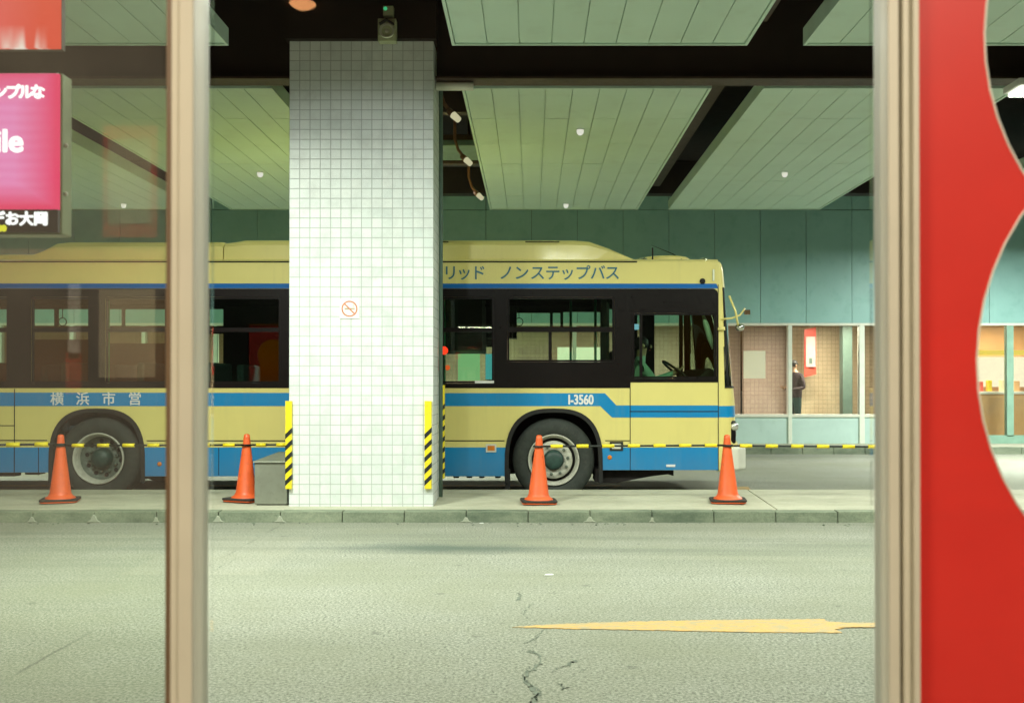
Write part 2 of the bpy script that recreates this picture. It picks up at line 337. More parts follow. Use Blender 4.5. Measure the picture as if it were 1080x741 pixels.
# ------------------------------------------------------------------ mesh helpers
class MB:
    def __init__(s): s.v = []; s.f = []; s.m = []; s.sm = []
    def add(s, vs, fs, mi=0, smooth=False):
        o = len(s.v); s.v += [tuple(v) for v in vs]
        for f in fs: s.f.append([i + o for i in f]); s.m.append(mi); s.sm.append(smooth)
        return s
    def box(s, x0, x1, y0, y1, z0, z1, mi=0):
        v = [(x0,y0,z0),(x1,y0,z0),(x1,y1,z0),(x0,y1,z0),(x0,y0,z1),(x1,y0,z1),(x1,y1,z1),(x0,y1,z1)]
        return s.add(v, [(3,2,1,0),(4,5,6,7),(0,1,5,4),(1,2,6,5),(2,3,7,6),(3,0,4,7)], mi)
    def tube(s, pts, r, n=10, mi=0, cap=True):
        pts = [Vector(p) for p in pts]; rs = r if isinstance(r, (list, tuple)) else [r] * len(pts)
        vs = []; prev = None
        for i, p in enumerate(pts):
            t = (pts[min(i+1, len(pts)-1)] - pts[max(i-1, 0)]).normalized()
            if prev is None:
                a = Vector((0,0,1)) if abs(t.z) < 0.9 else Vector((1,0,0))
                u = t.cross(a).normalized()
            else:
                u = (prev - t * prev.dot(t)).normalized()
            prev = u; w = t.cross(u)
            for k in range(n):
                an = 2*PI*k/n; vs.append(p + (u*math.cos(an) + w*math.sin(an)) * rs[i])
        fs = []
        for i in range(len(pts)-1):
            for k in range(n):
                k2 = (k+1) % n; fs.append((i*n+k, i*n+k2, (i+1)*n+k2, (i+1)*n+k))
        s.add(vs, fs, mi, True)
        if cap:
            o = len(s.v) - len(vs)
            s.f.append([o+k for k in range(n)][::-1]); s.m.append(mi); s.sm.append(False)
            s.f.append([o+(len(pts)-1)*n+k for k in range(n)]); s.m.append(mi); s.sm.append(False)
        return s
    def lathe(s, prof, c=(0,0,0), axis='z', n=40, mi=0, smooth=True):
        vs = []
        for (r, h) in prof:
            for k in range(n):
                a = 2*PI*k/n; x, y = r*math.cos(a), r*math.sin(a)
                if axis == 'z': p = (x, y, h)
                elif axis == 'y': p = (x, h, y)
                else: p = (h, x, y)
                vs.append((p[0]+c[0], p[1]+c[1], p[2]+c[2]))
        fs = []
        for i in range(len(prof)-1):
            for k in range(n):
                k2 = (k+1) % n
                f = (i*n+k, i*n+k2, (i+1)*n+k2, (i+1)*n+k)
                fs.append(f if axis != 'y' else f[::-1])
        return s.add(vs, fs, mi, smooth)
    def ball(s, c, r, mi=0, n=16, sx=1, sy=1, sz=1):
        vs = []; m_ = n//2
        for i in range(m_+1):
            th = PI*i/m_
            for k in range(n):
                a = 2*PI*k/n
                vs.append((c[0]+r*sx*math.sin(th)*math.cos(a), c[1]+r*sy*math.sin(th)*math.sin(a), c[2]+r*sz*math.cos(th)))
        fs = [(i*n+k, (i+1)*n+k, (i+1)*n+(k+1) % n, i*n+(k+1) % n) for i in range(m_) for k in range(n)]
        return s.add(vs, fs, mi, True)
    def xz(s, pts, y0, y1, mi=0):
        """prism from an outline in the x-z plane"""
        n = len(pts); vs = [(x, y0, z) for x, z in pts] + [(x, y1, z) for x, z in pts]
        fs = [tuple(range(n)), tuple(range(2*n-1, n-1, -1))] + [(i, i+n, (i+1) % n + n, (i+1) % n) for i in range(n)]
        return s.add(vs, fs, mi)
    def xy(s, pts, z0, z1, mi=0):
        n = len(pts); vs = [(x, y, z0) for x, y in pts] + [(x, y, z1) for x, y in pts]
        fs = [tuple(range(n))[::-1], tuple(range(n, 2*n))] + [(i, (i+1) % n, (i+1) % n + n, i+n) for i in range(n)]
        return s.add(vs, fs, mi)
    def mesh(s, M0):
        V, Fc, mi, sm = M0
        return s.add(V, Fc, 0, False)

def finish(me):
    bm = bmesh.new(); bm.from_mesh(me)
    bmesh.ops.remove_doubles(bm, verts=bm.verts, dist=1e-6)
    bmesh.ops.dissolve_degenerate(bm, edges=bm.edges, dist=1e-7)
    bmesh.ops.recalc_face_normals(bm, faces=bm.faces)
    bm.to_mesh(me); bm.free()

def root_loc(p):
    v = Vector((0,0,0))
    while p is not None: v += p.location; p = p.parent
    return v
def obj(name, mb, mats, parent=None, bevel=0, recalc=True, seg=2, origin=None):
    if isinstance(mb, bpy.types.Mesh): me = mb
    else:
        me = bpy.data.meshes.new(name); me.from_pydata(mb.v, [], mb.f)
        for p_, mi, sm in zip(me.polygons, mb.m, mb.sm): p_.material_index = mi; p_.use_smooth = sm
        if recalc: finish(me)
    if not isinstance(mats, (list, tuple)): mats = [mats]
    keep = [p_.material_index for p_ in me.polygons]
    me.materials.clear()
    for m in mats: me.materials.append(m)
    if len(mats) > 1: me.polygons.foreach_set('material_index', keep)
    me.name = name
    o = bpy.data.objects.new(name, me); COL.objects.link(o)
    if parent is not None:
        off = root_loc(parent); me.transform(Matrix.Translation(-off)); o.parent = parent
    else:
        if origin is None:
            xs = [v.co.x for v in me.vertices]; ys = [v.co.y for v in me.vertices]; zs = [v.co.z for v in me.vertices]
            off = Vector(((min(xs)+max(xs))/2, (min(ys)+max(ys))/2, min(zs)))
        else: off = Vector(origin)
        me.transform(Matrix.Translation(-off)); o.location = off
    if bevel:
        b = o.modifiers.new('bevel', 'BEVEL'); b.width = bevel; b.segments = seg; b.limit_method = 'ANGLE'; b.angle_limit = math.radians(40)
        b.harden_normals = False
    return o
def tag(o, label=None, cat=None, group=None, kind=None):
    if label: o['label'] = label
    if cat: o['category'] = cat
    if group: o['group'] = group
    if kind: o['kind'] = kind
    return o
def empty(name, loc, label, cat, group=None):
    o = bpy.data.objects.new(name, None); COL.objects.link(o); o.location = loc; o.empty_display_size = 0.2
    return tag(o, label, cat, group)
def copy_tree(o, parent=None, first=True):
    c = o.copy(); COL.objects.link(c); c.parent = parent
    for ch in [x for x in list(bpy.data.objects) if x.parent == o]: copy_tree(ch, c)
    return c
def struct(name, mb, m, bevel=0):
    return tag(obj(name, mb, m, bevel=bevel), kind='structure')

def plate(outline, holes, y0, th):
    """flat plate in the x-z plane with holes, from y0 back to y0+th"""
    cu = bpy.data.curves.new('outline_curve', 'CURVE'); cu.dimensions = '2D'; cu.fill_mode = 'BOTH'; cu.extrude = th/2
    for loop in [outline] + list(holes):
        sp = cu.splines.new('POLY'); sp.points.add(len(loop)-1); sp.use_cyclic_u = True
        for i, (x, z) in enumerate(loop): sp.points[i].co = (x, z, 0, 1)
    o = bpy.data.objects.new('outline_tmp', cu); COL.objects.link(o)
    bpy.context.view_layer.update()
    me = bpy.data.meshes.new_from_object(o.evaluated_get(bpy.context.evaluated_depsgraph_get()))
    bpy.data.objects.remove(o); bpy.data.curves.remove(cu)
    me.transform(Matrix.Translation((0, y0+th/2, 0)) @ Matrix.Rotation(PI/2, 4, 'X'))
    return me
def text_mb(items, y, ext=0.0015, bold=0.0, mb=None, mi=0, sx=1.0):
    """items: (string, x centre, z base line, size); lettering facing the camera side"""
    mb = mb or MB()
    for (t, x, z, size) in items:
        cu = bpy.data.curves.new('lettering_curve', 'FONT'); cu.body = t; cu.size = size; cu.align_x = 'CENTER'
        cu.extrude = ext
        o = bpy.data.objects.new('lettering_tmp', cu); COL.objects.link(o); bpy.context.view_layer.update()
        me = bpy.data.meshes.new_from_object(o.evaluated_get(bpy.context.evaluated_depsgraph_get()))
        sh_ = [(0, 0)] + ([(bold*math.cos(PI*k/4), bold*math.sin(PI*k/4)) for k in range(8)] if bold else [])
        for j, (ox_, oz_) in enumerate(sh_):
            vs = [(x + v.co.x*sx + ox_, y - v.co.z - j*0.00004, z + v.co.y + oz_) for v in me.vertices]
            mb.add(vs, [tuple(p.vertices) for p in me.polygons], mi)
        bpy.data.objects.remove(o); bpy.data.curves.remove(cu); bpy.data.meshes.remove(me)
    return mb
def rrect(x0, x1, z0, z1, r, n=5):
    pts = []
    for cx_, cz_, a0 in ((x1-r, z1-r, 0), (x0+r, z1-r, 90), (x0+r, z0+r, 180), (x1-r, z0+r, 270)):
        for k in range(n+1):
            a = math.radians(a0 + 90*k/n); pts.append((cx_+r*math.cos(a), cz_+r*math.sin(a)))
    return pts
def frame_xz(mb, x0, x1, z0, z1, w, y0, y1, mi=0):
    mb.box(x0, x0+w, y0, y1, z0, z1, mi); mb.box(x1-w, x1, y0, y1, z0, z1, mi)
    mb.box(x0+w, x1-w, y0, y1, z0, z0+w, mi); mb.box(x0+w, x1-w, y0, y1, z1-w, z1, mi)
    return mb

# ================================================================== SETTING
struct('road', MB().xy([(-200,-60),(200,-60),(200,200),(-200,200)], -0.5, 0.0), M['asphalt'])

# sloping traffic island (near edge low, far edge higher)
DN, DF = 9.80, 11.32
ZN, ZFAR = 0.104, 0.165
isl = MB()
xs = [-30, -16.2, -11.2, -6.2, 2.46, 7.4, 12.4, 30]
for a, b in zip(xs[:-1], xs[1:]):
    g = 0.006
    y0, y1 = DN + 0.15, DF
    z0 = ZN + (ZFAR-ZN)*(y0-DN)/(DF-DN)
    v = [(a+g,y0,-0.2),(b-g,y0,-0.2),(b-g,y1,-0.2),(a+g,y1,-0.2),(a+g,y0,z0),(b-g,y0,z0),(b-g,y1,ZFAR),(a+g,y1,ZFAR)]
    isl.add(v, [(3,2,1,0),(4,5,6,7),(0,1,5,4),(1,2,6,5),(2,3,7,6),(3,0,4,7)])
struct('traffic_island', isl, M['concrete'], bevel=0.006)
def isl_z(y): return ZN + (ZFAR-ZN)*(y-DN)/(DF-DN)
kb = MB(); x = -30.0
k0 = GX(426, 551)[0] - 0.61*60
for i in range(130):
    xa = k0 + i*0.61; dz = random.uniform(-0.003, 0.003)
    z1 = isl_z(DN+0.147)+dz
    v = [(xa+.004,DN,-0.1),(xa+.606,DN,-0.1),(xa+.606,DN+.147,-0.1),(xa+.004,DN+.147,-0.1),
         (xa+.004,DN+.012,ZN+dz),(xa+.606,DN+.012,ZN+dz),(xa+.606,DN+.147,z1),(xa+.004,DN+.147,z1)]
    kb.add(v, [(3,2,1,0),(4,5,6,7),(0,1,5,4),(1,2,6,5),(2,3,7,6),(3,0,4,7)])
    if random.random() < 0.65:      # mortar squeezed out at the joint
        h = random.uniform(0.05, 0.08); w = random.uniform(0.03, 0.075)
        pts = [(xa-w, 0.004), (xa-w*0.5, h*0.35), (xa-0.01, h), (xa+0.012, h*0.9), (xa+w*0.45, h*0.3), (xa+w, 0.004)]
        kb.xz(pts, DN-0.006, DN+0.02, 1)
struct('kerb', kb, [M['kerb'], M['mortar']], bevel=0.008)

# far pavement with its kerb
WALLY = 20.7
struct('far_pavement', MB().box(-40, 40, 19.55, WALLY+6, -0.2, 0.13), M['concrete'])
fk = MB()
for i in range(80): fk.box(-24+i*0.61+.004, -24+i*0.61+.606, 19.38, 19.545, -0.1, 0.135)
struct('far_kerb', fk, M['kerb'], bevel=0.008)

# painted lines
def ragged(pts, step, amp):
    o = []
    for (a, b) in zip(pts, pts[1:]+pts[:1]):
        n = max(1, int(math.dist(a, b)/step))
        for k in range(n):
            t = k/n; o.append((a[0]+(b[0]-a[0])*t+random.uniform(-amp,amp), a[1]+(b[1]-a[1])*t+random.uniform(-amp,amp)))
    return o
pts = [(540,661),(575,658.5),(650,655.5),(760,653.5),(868,652.5),(873,655),(893,656.5),(886,659.3),(891,661.5),(880,663.5),(888,667),(800,666.5),(700,664.5),(600,662.8)]
ym = MB()
ym.xy(ragged([GX(a, b) for a, b in pts][::-1], 0.02, 0.006), 0.0005, 0.004)
ym.xy(ragged([GX(a, b) for a, b in [(884,656.9),(1200,657.4),(1200,661.2),(884,661.6)]][::-1], 0.02, 0.005), 0.0052, 0.0060)
struct('road_marking', ym, M['roadyellow'])
ym = MB(); ym.xy([GX(a, b) for a, b in [(772,513),(789,513),(792,517),(772,517)]][::-1], 0.0005, 0.004)
for xa in (-8, -4.6, -1.2): ym.box(xa, xa+2.4, 13.3, 13.42, 0.0005, 0.004)
struct('bay_marking', ym, M['roadyellow'])
ym = MB(); ym.box(-20, 0.9, 15.6, 15.75, 0.0005, 0.004)
struct('lane_marking', ym, M['white'])

# cracks
def crack(mb, pts, w0, w1):
    P3 = []
    for i in range(len(pts)-1):
        a, b = Vector(GX(*pts[i])), Vector(GX(*pts[i+1]))
        n = 7
        for k in range(n):
            t = k/n; p = a.lerp(b, t); P3.append((p.x + random.uniform(-.012,.012), p.y + random.uniform(-.02,.02)))
    P3.append(tuple(GX(*pts[-1])))
    m = len(P3); L = []; R = []
    for i, (x, y) in enumerate(P3):
        t = i/(m-1); w = (w0 + (w1-w0)*t) * random.uniform(0.25, 1.3) / 2
        L.append((x-w, y, 0.0022)); R.append((x+w, y+random.uniform(-.006,.006), 0.0022))
    mb.add(L+R, [(i, i+m, i+m+1, i+1) for i in range(m-1)])
cm = MB()
crack(cm, [(547,624),(549,628),(545,633)], 0.012, 0.02)
crack(cm, [(564,636),(556,641),(551,646),(557,652)], 0.010, 0.008)
crack(cm, [(579,660),(570,666),(566,672),(560,676),(553,678)], 0.014, 0.006)
crack(cm, [(553,688),(563,686),(569,692),(571,699),(562,705),(553,713),(557,722),(567,731),(561,739),(564,750)], 0.012, 0.030)
crack(cm, [(560,702),(552,710),(556,718),(569,728),(565,736),(558,745)], 0.006, 0.014)
crack(cm, [(608,696),(600,699),(590,703),(582,708)], 0.018, 0.004)
crack(cm, [(616,704),(612,709)], 0.006, 0.004)
crack(cm, [(590,720),(594,726),(600,724)], 0.010, 0.004)
crack(cm, [(226,601),(240,594),(252,588)], 0.012, 0.005)
struct('road_crack', cm, M['crackm'])
lt = MB()
for (a, b, w) in ((579,606,0.035),(508,551.5,0.02)):
    g = GX(a, b); lt.xy([(g[0]-w,g[1]-w*.7),(g[0]+w,g[1]-w*.4),(g[0]+w*.7,g[1]+w*.8),(g[0]-w*.6,g[1]+w*.6)], 0.001, 0.006)
tag(obj('litter', lt, M['white']), 'small white scraps of paper lying on the grey road', 'litter')

gl = MB()
for k in range(70):
    gx = random.uniform(-6.5, 4.2); gy = DN - abs(random.gauss(0.03, .10)) - .015; w = random.uniform(.006, .020)
    a = random.uniform(0, PI)
    gl.xy([(gx+w*math.cos(a+t)*(1 if j % 2 else .6), gy+w*math.sin(a+t)*(1 if j % 2 else .6)) for j, t in enumerate([0, 1.3, 2.4, 3.6, 5.0])], 0.001, random.uniform(.004,.010), random.choice([0, 0, 1]))
o = obj('gutter_grit', gl, [M['crackm'], M['kerb']]); tag(o, 'dark grit and crumbs gathered in the gutter along the kerb', 'grit', kind='stuff')

# ================================================================== BACK BUILDING
ZT, ZH = 0.735, 2.60      # dado top, window head
bld = empty('terminal_building', (0, WALLY, 0.13), 'long teal panelled station wall with a glazed waiting room below', 'building')
wp = MB(); pw = 0.952; xstart = P(609, 300, WALLY)[0] - pw*30
for i in range(60):
    xa = xstart + i*pw
    wp.box(xa+.005, xa+pw-.005, WALLY, WALLY+.05, ZH+0.03, 4.98)
    wp.box(xa+.008, xa+pw-.008, WALLY+.002, WALLY+.05, 4.995, 5.7)
wp.box(-30, 30, WALLY+.05, WALLY+.2, ZH+0.03, 5.7, 1)
obj('wall_cladding', wp, [M['teal'], M['duct']], bld)
obj('window_head', MB().box(-30, 30, WALLY-.02, WALLY+.18, ZH-.02, ZH+.028), M['capstone'], bld)
SHOPX = 8.15
obj('dado', MB().box(-30, SHOPX, WALLY, WALLY+.18, 0.13, ZT-.06), M['palewall'], bld)
obj('sill', MB().box(-30, SHOPX, WALLY-.03, WALLY+.2, ZT-.058, ZT), M['capstone'], bld, bevel=0.006)
MX = [P(833,0,WALLY)[0] + (P(908.7,0,WALLY)[0]-P(833,0,WALLY)[0])*k for k in range(-12, 2)] + [8.10]
for i, xm in enumerate(MX):
    w = 0.055 if abs(xm - P(908.7,0,WALLY)[0]) < 0.1 else 0.04
    obj('mullion', MB().box(xm-w, xm+w, WALLY-.035, WALLY+.10, 0.13, ZH-.022), M['mullion'], bld, bevel=0.004)
for a, b in zip(MX[:-1], MX[1:]):
    obj('glazing', MB().box(a+.055, b-.055, WALLY+.04, WALLY+.05, ZT+.002, ZH-.024), M['wallglass'], bld)
obj('inner_wall', MB().box(-30, 5.05, 24.0, 24.2, 0.13, 3.0), M['mosaic'], bld)
iw = MB(); iw.box(5.05, 6.05, 23.6, 23.8, 0.13, 3.0, 1); iw.box(6.05, SHOPX-.1, 23.2, 23.4, 0.13, 3.0, 0)
obj('inner_wall', iw, [M['mosaic_yellow'], M['mosaic']], bld)
obj('room_floor', MB().box(-30, SHOPX-.1, WALLY+.19, 24.0, 0.132, 0.14), M['room_floor'], bld)
obj('room_ceiling', MB().box(-30, 14, WALLY+.21, 25.5, 2.80, 2.9), M['room_wall'], bld)
obj('partition', MB().box(SHOPX-.08, SHOPX, WALLY+.2, 25.3, 0.13, 2.8), M['room_wall'], bld)
pil = MB(); a, b = P(889,0,22.2)[0], P(899,0,22.2)[0]
pil.box(a, b, 22.2, 22.45, 0.14, 2.8)
tag(obj('column', pil, M['duct']), 'narrow grey green column inside the waiting room behind the glass', 'column')
# posters in the waiting room
x0, z1 = P(783.5,370,WALLY+.1); x1, z0 = P(806.5,399,WALLY+.1)
tag(obj('notice_sheet', MB().add([(x0,WALLY+.034,z0),(x1,WALLY+.034,z0),(x1,WALLY+.034,z1),(x0,WALLY+.034,z1)], [(0,1,2,3)]), M['thinpaper']), 'blank cream paper sheet taped to the waiting room window beside the bus front', 'notice')
po = empty('hanging_poster', (P(855,0,22.6)[0], 22.6, 1.6), 'tall red and white poster hanging inside the waiting room right of the person', 'poster')
ax, az = P(848.5,346,22.6); bx, bz = P(861.5,396,22.6)
q = MB(); q.add([(ax,22.6,bz-.03),(bx,22.66,bz+.03),(bx,22.66,az+.03),(ax,22.6,az-.03),(ax,22.63,bz-.03),(bx,22.69,bz+.03),(bx,22.69,az+.03),(ax,22.63,az-.03)],
      [(3,2,1,0),(4,5,6,7),(0,1,5,4),(1,2,6,5),(2,3,7,6),(3,0,4,7)])
obj('backing', q, M['posterred'], po)
q = MB(); q.box(ax+.03, bx-.035, 22.58, 22.597, bz+.20, az-.19); q.box(ax+.10, bx-.11, 22.575, 22.579, bz+.27, bz+.40, 1)
obj('print', q, [M['room_print'], M['duct']], po)
obj('cord', MB().tube([((ax+bx)/2, 22.64, az), ((ax+bx)/2, 22.64, 2.80)], 0.006, 6), M['mullion'], po)
# lit board seen through the bus
x0, z1 = P(588,366,22.9); x1, z0 = P(636,384,22.9)
tag(obj('bright_patch_board', MB().box(x0, x1, 22.9, 22.98, z0, z1), M['patch_glow'], bevel=0.01), 'glowing white board added for the bright patch seen through the bus windows', 'lit board')
# waiting room lamps
for xx in (-6, -2, 2, 6.6):
    r = empty('waiting_room_lamp', (xx, 21.5, 2.72), 'ceiling tube lamp inside the waiting room, %s' % {-6:'far behind the rear of the bus',-2:'behind the tiled pillar',2:'behind the front of the bus',6.6:'above the person by the poster'}[xx], 'lamp', 'waiting room tube lamps')
    obj('lamp_body', MB().box(xx-.62, xx+.62, 21.4, 21.6, 2.74, 2.798), M['white'], r)
    obj('diffuser', MB().box(xx-.6, xx+.6, 21.42, 21.58, 2.72, 2.738), M['lamp_white'], r)
def area(name, loc, sx, sy, power, col, rot=(0,0,0), spread=180):
    l = bpy.data.lights.new(name, 'AREA'); l.spread = math.radians(spread); l.shape = 'RECTANGLE'; l.size = sx; l.size_y = sy; l.energy = power; l.color = col
    o = bpy.data.objects.new(name, l); COL.objects.link(o); o.location = loc; o.rotation_euler = rot; o.visible_camera = True
    return o
for xx, pw_ in ((-5, 110), (-1, 130), (3, 190), (6.6, 190)):
    area('waiting_room_light', (xx, 21.5, 2.70), 1.2, 0.16, pw_, (1.0, 0.88, 0.74))

# shop to the right
sh = empty('shop_front', (9.8, WALLY, 0.13), 'brightly lit orange and yellow shop front seen through the holed red panel', 'shop')
SX = 12.6
obj('shop_plinth', MB().box(SHOPX, SX, WALLY, WALLY+.12, 0.13, 0.30), M['shopteal'], sh)
for xm in (SHOPX+.04, P(1065,0,WALLY)[0], 11.3, 12.5):
    obj('post', MB().box(xm-.07, xm+.07, WALLY-.03, WALLY+.10, 0.30, ZH-.022), M['shopteal'], sh, bevel=0.005)
obj('glazing', MB().box(SHOPX+.12, SX-.2, WALLY+.04, WALLY+.05, 0.302, ZH-.024), M['wallglass'], sh)
obj('back_wall', MB().box(SHOPX+.01, SX, 23.0, 23.1, 0.13, 2.8), M['counter'], sh)
obj('fascia_strip', MB().box(SHOPX+.05, SX, 22.55, 22.6, 2.02, 2.13), M['shopsign'], sh)
obj('lit_display', MB().box(SHOPX+.05, SX, 22.7, 22.75, 1.30, 1.98), M['shoplight'], sh)
obj('counter', MB().box(SHOPX+.05, SX, 21.9, 22.5, 0.14, 1.14), M['counter'], sh, bevel=0.01)
obj('counter_top', MB().box(SHOPX+.05, SX, 21.85, 22.52, 1.142, 1.20), M['white'], sh, bevel=0.006)
for k in range(14):
    xx = SHOPX+.5+k*0.29; hh = random.uniform(.12,.3)
    pr = MB(); pr.box(xx, xx+random.uniform(.08,.2), 22.0, 22.12, 1.202, 1.202+hh)
    col = ['posterred','yellow','paper','counter'][k % 4]
    tag(obj('package', pr, M[col], bevel=0.01), '%s package standing on the shop counter' % {'posterred':'red','yellow':'yellow','paper':'cream','counter':'peach'}[col], 'package', 'packages on the shop counter %s' % col.replace('poster',''))
area('shop_light', (9.8, 21.9, 2.72), 3.0, 0.5, 150, (1.0, 0.80, 0.52))

# ================================================================== CEILING
ZC = 4.5
struct('ceiling_slab', MB().box(-40, 40, 1.3, WALLY+.3, 5.7, 6.0), M['soffit'])
def panel(x0, x1, y0, y1, z, label):
    mb = MB(); n = 9; w = (x1-x0-.06)/n
    ny = max(1, round((y1-y0)/1.24)); h = (y1-y0-.06)/ny
    for i in range(n):
        for j in range(ny):
            xa = x0+.03+i*w; ya = y0+.03+j*h; dz = random.uniform(-.002,.002)
            mb.box(xa+.004, xa+w-.004, ya+.0015, ya+h-.0015, z+dz, z+.02)
    r = empty('ceiling_panel', ((x0+x1)/2, (y0+y1)/2, z), label, 'ceiling panel', 'ceiling panels')
    obj('strips', mb, M['ceil'], r)
    fr = MB(); fr.box(x0, x1, y0, y0+.028, z-.012, z+.15); fr.box(x0, x1, y1-.028, y1, z-.012, z+.15)
    fr.box(x0, x0+.028, y0+.028, y1-.028, z-.012, z+.15); fr.box(x1-.028, x1, y0+.028, y1-.028, z-.012, z+.15)
    fr.box(x0+.028, x1-.028, y0+.028, y1-.028, z+.022, z+.12)
    obj('edge_frame', fr, M['ceil'], r)
    return r
BY0, BY1, FY0, FY1 = 10.52, 17.85, 1.7, 9.19
rowb = [(-8.57,-5.93,'far left end of the rear row, beyond the pink screen'),(-5.384,-2.742,'in the rear row just left of the tiled pillar'),(-.735,1.914,'in the rear row right of the tiled pillar, above the bus'),(2.463,5.18,'in the rear row furthest right in view, with its corner cut by the frame'),(7.15,9.8,'in the rear row behind the red panel')]
rowf = [(-8.6,-5.97,'front row, far left end above the red lit box'),(-5.43,-2.797,'front row left of the pillar head'),(-.73,2.0,'front row directly above the road, top middle of the view'),(2.517,5.23,'front row at the top right beside the window post'),(7.15,9.8,'front row behind the red panel')]
for x0, x1, t in rowb: panel(x0, x1, BY0, BY1, ZC, 'pale green slatted ceiling panel '+t)
for x0, x1, t in rowf: panel(x0, x1, FY0, FY1, ZC, 'pale green slatted ceiling panel, '+t)
def ibeam(x0, x1, y0, y1, z0, z1, axis, label):
    r = empty('steel_beam', ((x0+x1)/2, (y0+y1)/2, z0), label, 'beam')
    if axis == 'x':
        ym_ = (y0+y1)/2
        obj('flange', MB().box(x0, x1, y0, y1, z0, z0+.025), M['steel2'], r)
        obj('web', MB().box(x0, x1, ym_-.012, ym_+.012, z0+.026, z1), M['steel'], r)
    else:
        xm_ = (x0+x1)/2
        obj('flange', MB().box(x0, x1, y0, y1, z0, z0+.025), M['steel2'], r)
        obj('web', MB().box(xm_-.012, xm_+.012, y0, y1, z0+.026, z1), M['steel'], r)
    return r
ibeam(-14, -2.47, 10.22, 10.47, 4.50, 5.69, 'x', 'dark steel beam running left from the tiled pillar under the ceiling')
ibeam(-.98, 14, 10.22, 10.47, 4.50, 5.69, 'x', 'dark steel beam running right from the tiled pillar under the ceiling')
for xx, y0, y1, t in ((-5.66,1.7,9.6,'front left'),(2.19,1.7,9.6,'front right'),(-5.66,10.7,17.6,'rear left'),(2.19,10.7,17.6,'rear right')):
    ibeam(xx-.09, xx+.09, y0, y1, 4.86, 5.69, 'y', 'slim dark beam in the %s gap between ceiling panels' % t)
tag(obj('cross_beam', MB().box(-14, 14, 9.45, 9.62, 5.20, 5.69), M['steel'], bevel=0.01), 'dark steel cross beam over the front edge of the main beam', 'beam')
tag(obj('wall_beam', MB().box(-14, 14, 19.3, 19.6, 5.06, 5.69), M['steel'], bevel=0.01), 'dark steel beam close to the teal wall at the back', 'beam')
# things inside the service gap right of the pillar
for yy, za, zb, m, nm, t in ((12.3,4.72,5.25,'steel2','cross_member','brown cross member nearest the pillar in the service gap'),(13.6,4.62,4.70,'duct','service_duct','flat grey green duct crossing the service gap'),(14.9,4.66,5.1,'steel2','cross_member','brown cross member furthest back in the service gap'),(16.3,4.95,5.3,'steel','cross_member','black cross member at the back end of the service gap')):
    q = MB(); q.box(-2.72, -.76, yy, yy+(.9 if m == 'duct' else .15), za, zb)
    tag(obj(nm, q, M[m], bevel=0.01), t, 'duct' if m == 'duct' else 'beam')
cb = MB(); cb.box(-.99, -.72, 10.0, 10.2, 4.42, 4.50)
tag(obj('conduit_stub', MB().tube([(-.985,10.35,4.46),(-.60,10.35,4.46)], 0.045, 14), M['capstone']), 'pale pipe stub beside the pillar head', 'pipe')
tag(obj('conduit_pipe', MB().tube([(-.962,10.6,5.4),(-.962,10.6,4.5),(-.962,10.62,4.3),(-.962,10.62,0.16)], 0.022, 10), M['duct']), 'thin vertical grey conduit running down the right side of the tiled pillar', 'pipe')
# spot lamps in the gap
def spot(px, py, d, flip, label):
    x, z = P(px, py, d)
    r = empty('spot_lamp', (x, d, z+.3), label, 'lamp', 'spot lamps in the service gap')
    dx = 0.14 if not flip else -0.14
    obj('arm', MB().tube([(x-dx, d, 5.6),(x-dx, d, z+.28),(x-dx*.7, d, z+.14),(x-dx*.2, d, z+.05)], 0.020, 10), M['pole_lamp'], r)
    a = Vector((x-dx*.35, d, z+.06)); b = Vector((x+dx*.5, d-.06, z-.06)); mid = a.lerp(b, 0.45)
    obj('lamp_body', MB().tube([a, mid], [0.034, 0.040], 14), M['pole_lamp'], r)
    obj('lamp_face', MB().tube([mid, b], [0.040, 0.034], 14), M['lamp_spot'], r)
spot(477.5,122,10.9,False,'spot lamp on a curved brown arm nearest the pillar, pale end lit')
spot(491,169,12.9,False,'spot lamp hanging lower behind the first beside the pillar')
spot(504,206,15.2,False,'small spot lamp furthest back in the service gap')
# sprinklers / sensors
dome = empty('ceiling_sensor', (0,0,0), '', 'sensor', 'white domes under the ceiling panels')
q = MB(); q.lathe([(0.0,.0),(0.04,.0),(0.045,-.02),(0.04,-.055),(0.02,-.075),(0.0,-.078)], n=16)
obj('dome', q, emis('dome_glow', (1.0, 1.0, 0.85), 0.8), dome)  # domes given a faint glow of their own to stand out white
q = MB(); q.lathe([(0.05,-.002),(0.05,-.012),(0.034,-.014)], n=16); q.lathe([(0.0,0.0),(0.05,-.002)], n=16)
obj('collar', q, M['mullion'], dome)
lab = [(612,139,'small white dome under the middle rear ceiling panel'),(597,217,'small white dome at the back edge of the middle rear ceiling panel'),(828,184,'small white dome under the right rear ceiling panel'),(274,184,'small white dome under the ceiling panel left of the pillar'),(130,217,'small white dome at the back edge of the left ceiling panel, seen through glass')]
for i, (a, b, t) in enumerate(lab):
    d = (ZC-.04-H)*F/(CY-b); d = min(d, 17.6)
    o = dome if i == 0 else copy_tree(dome)
    o.location = ((a-CX)*d/F, d, ZC-.002); o['label'] = t
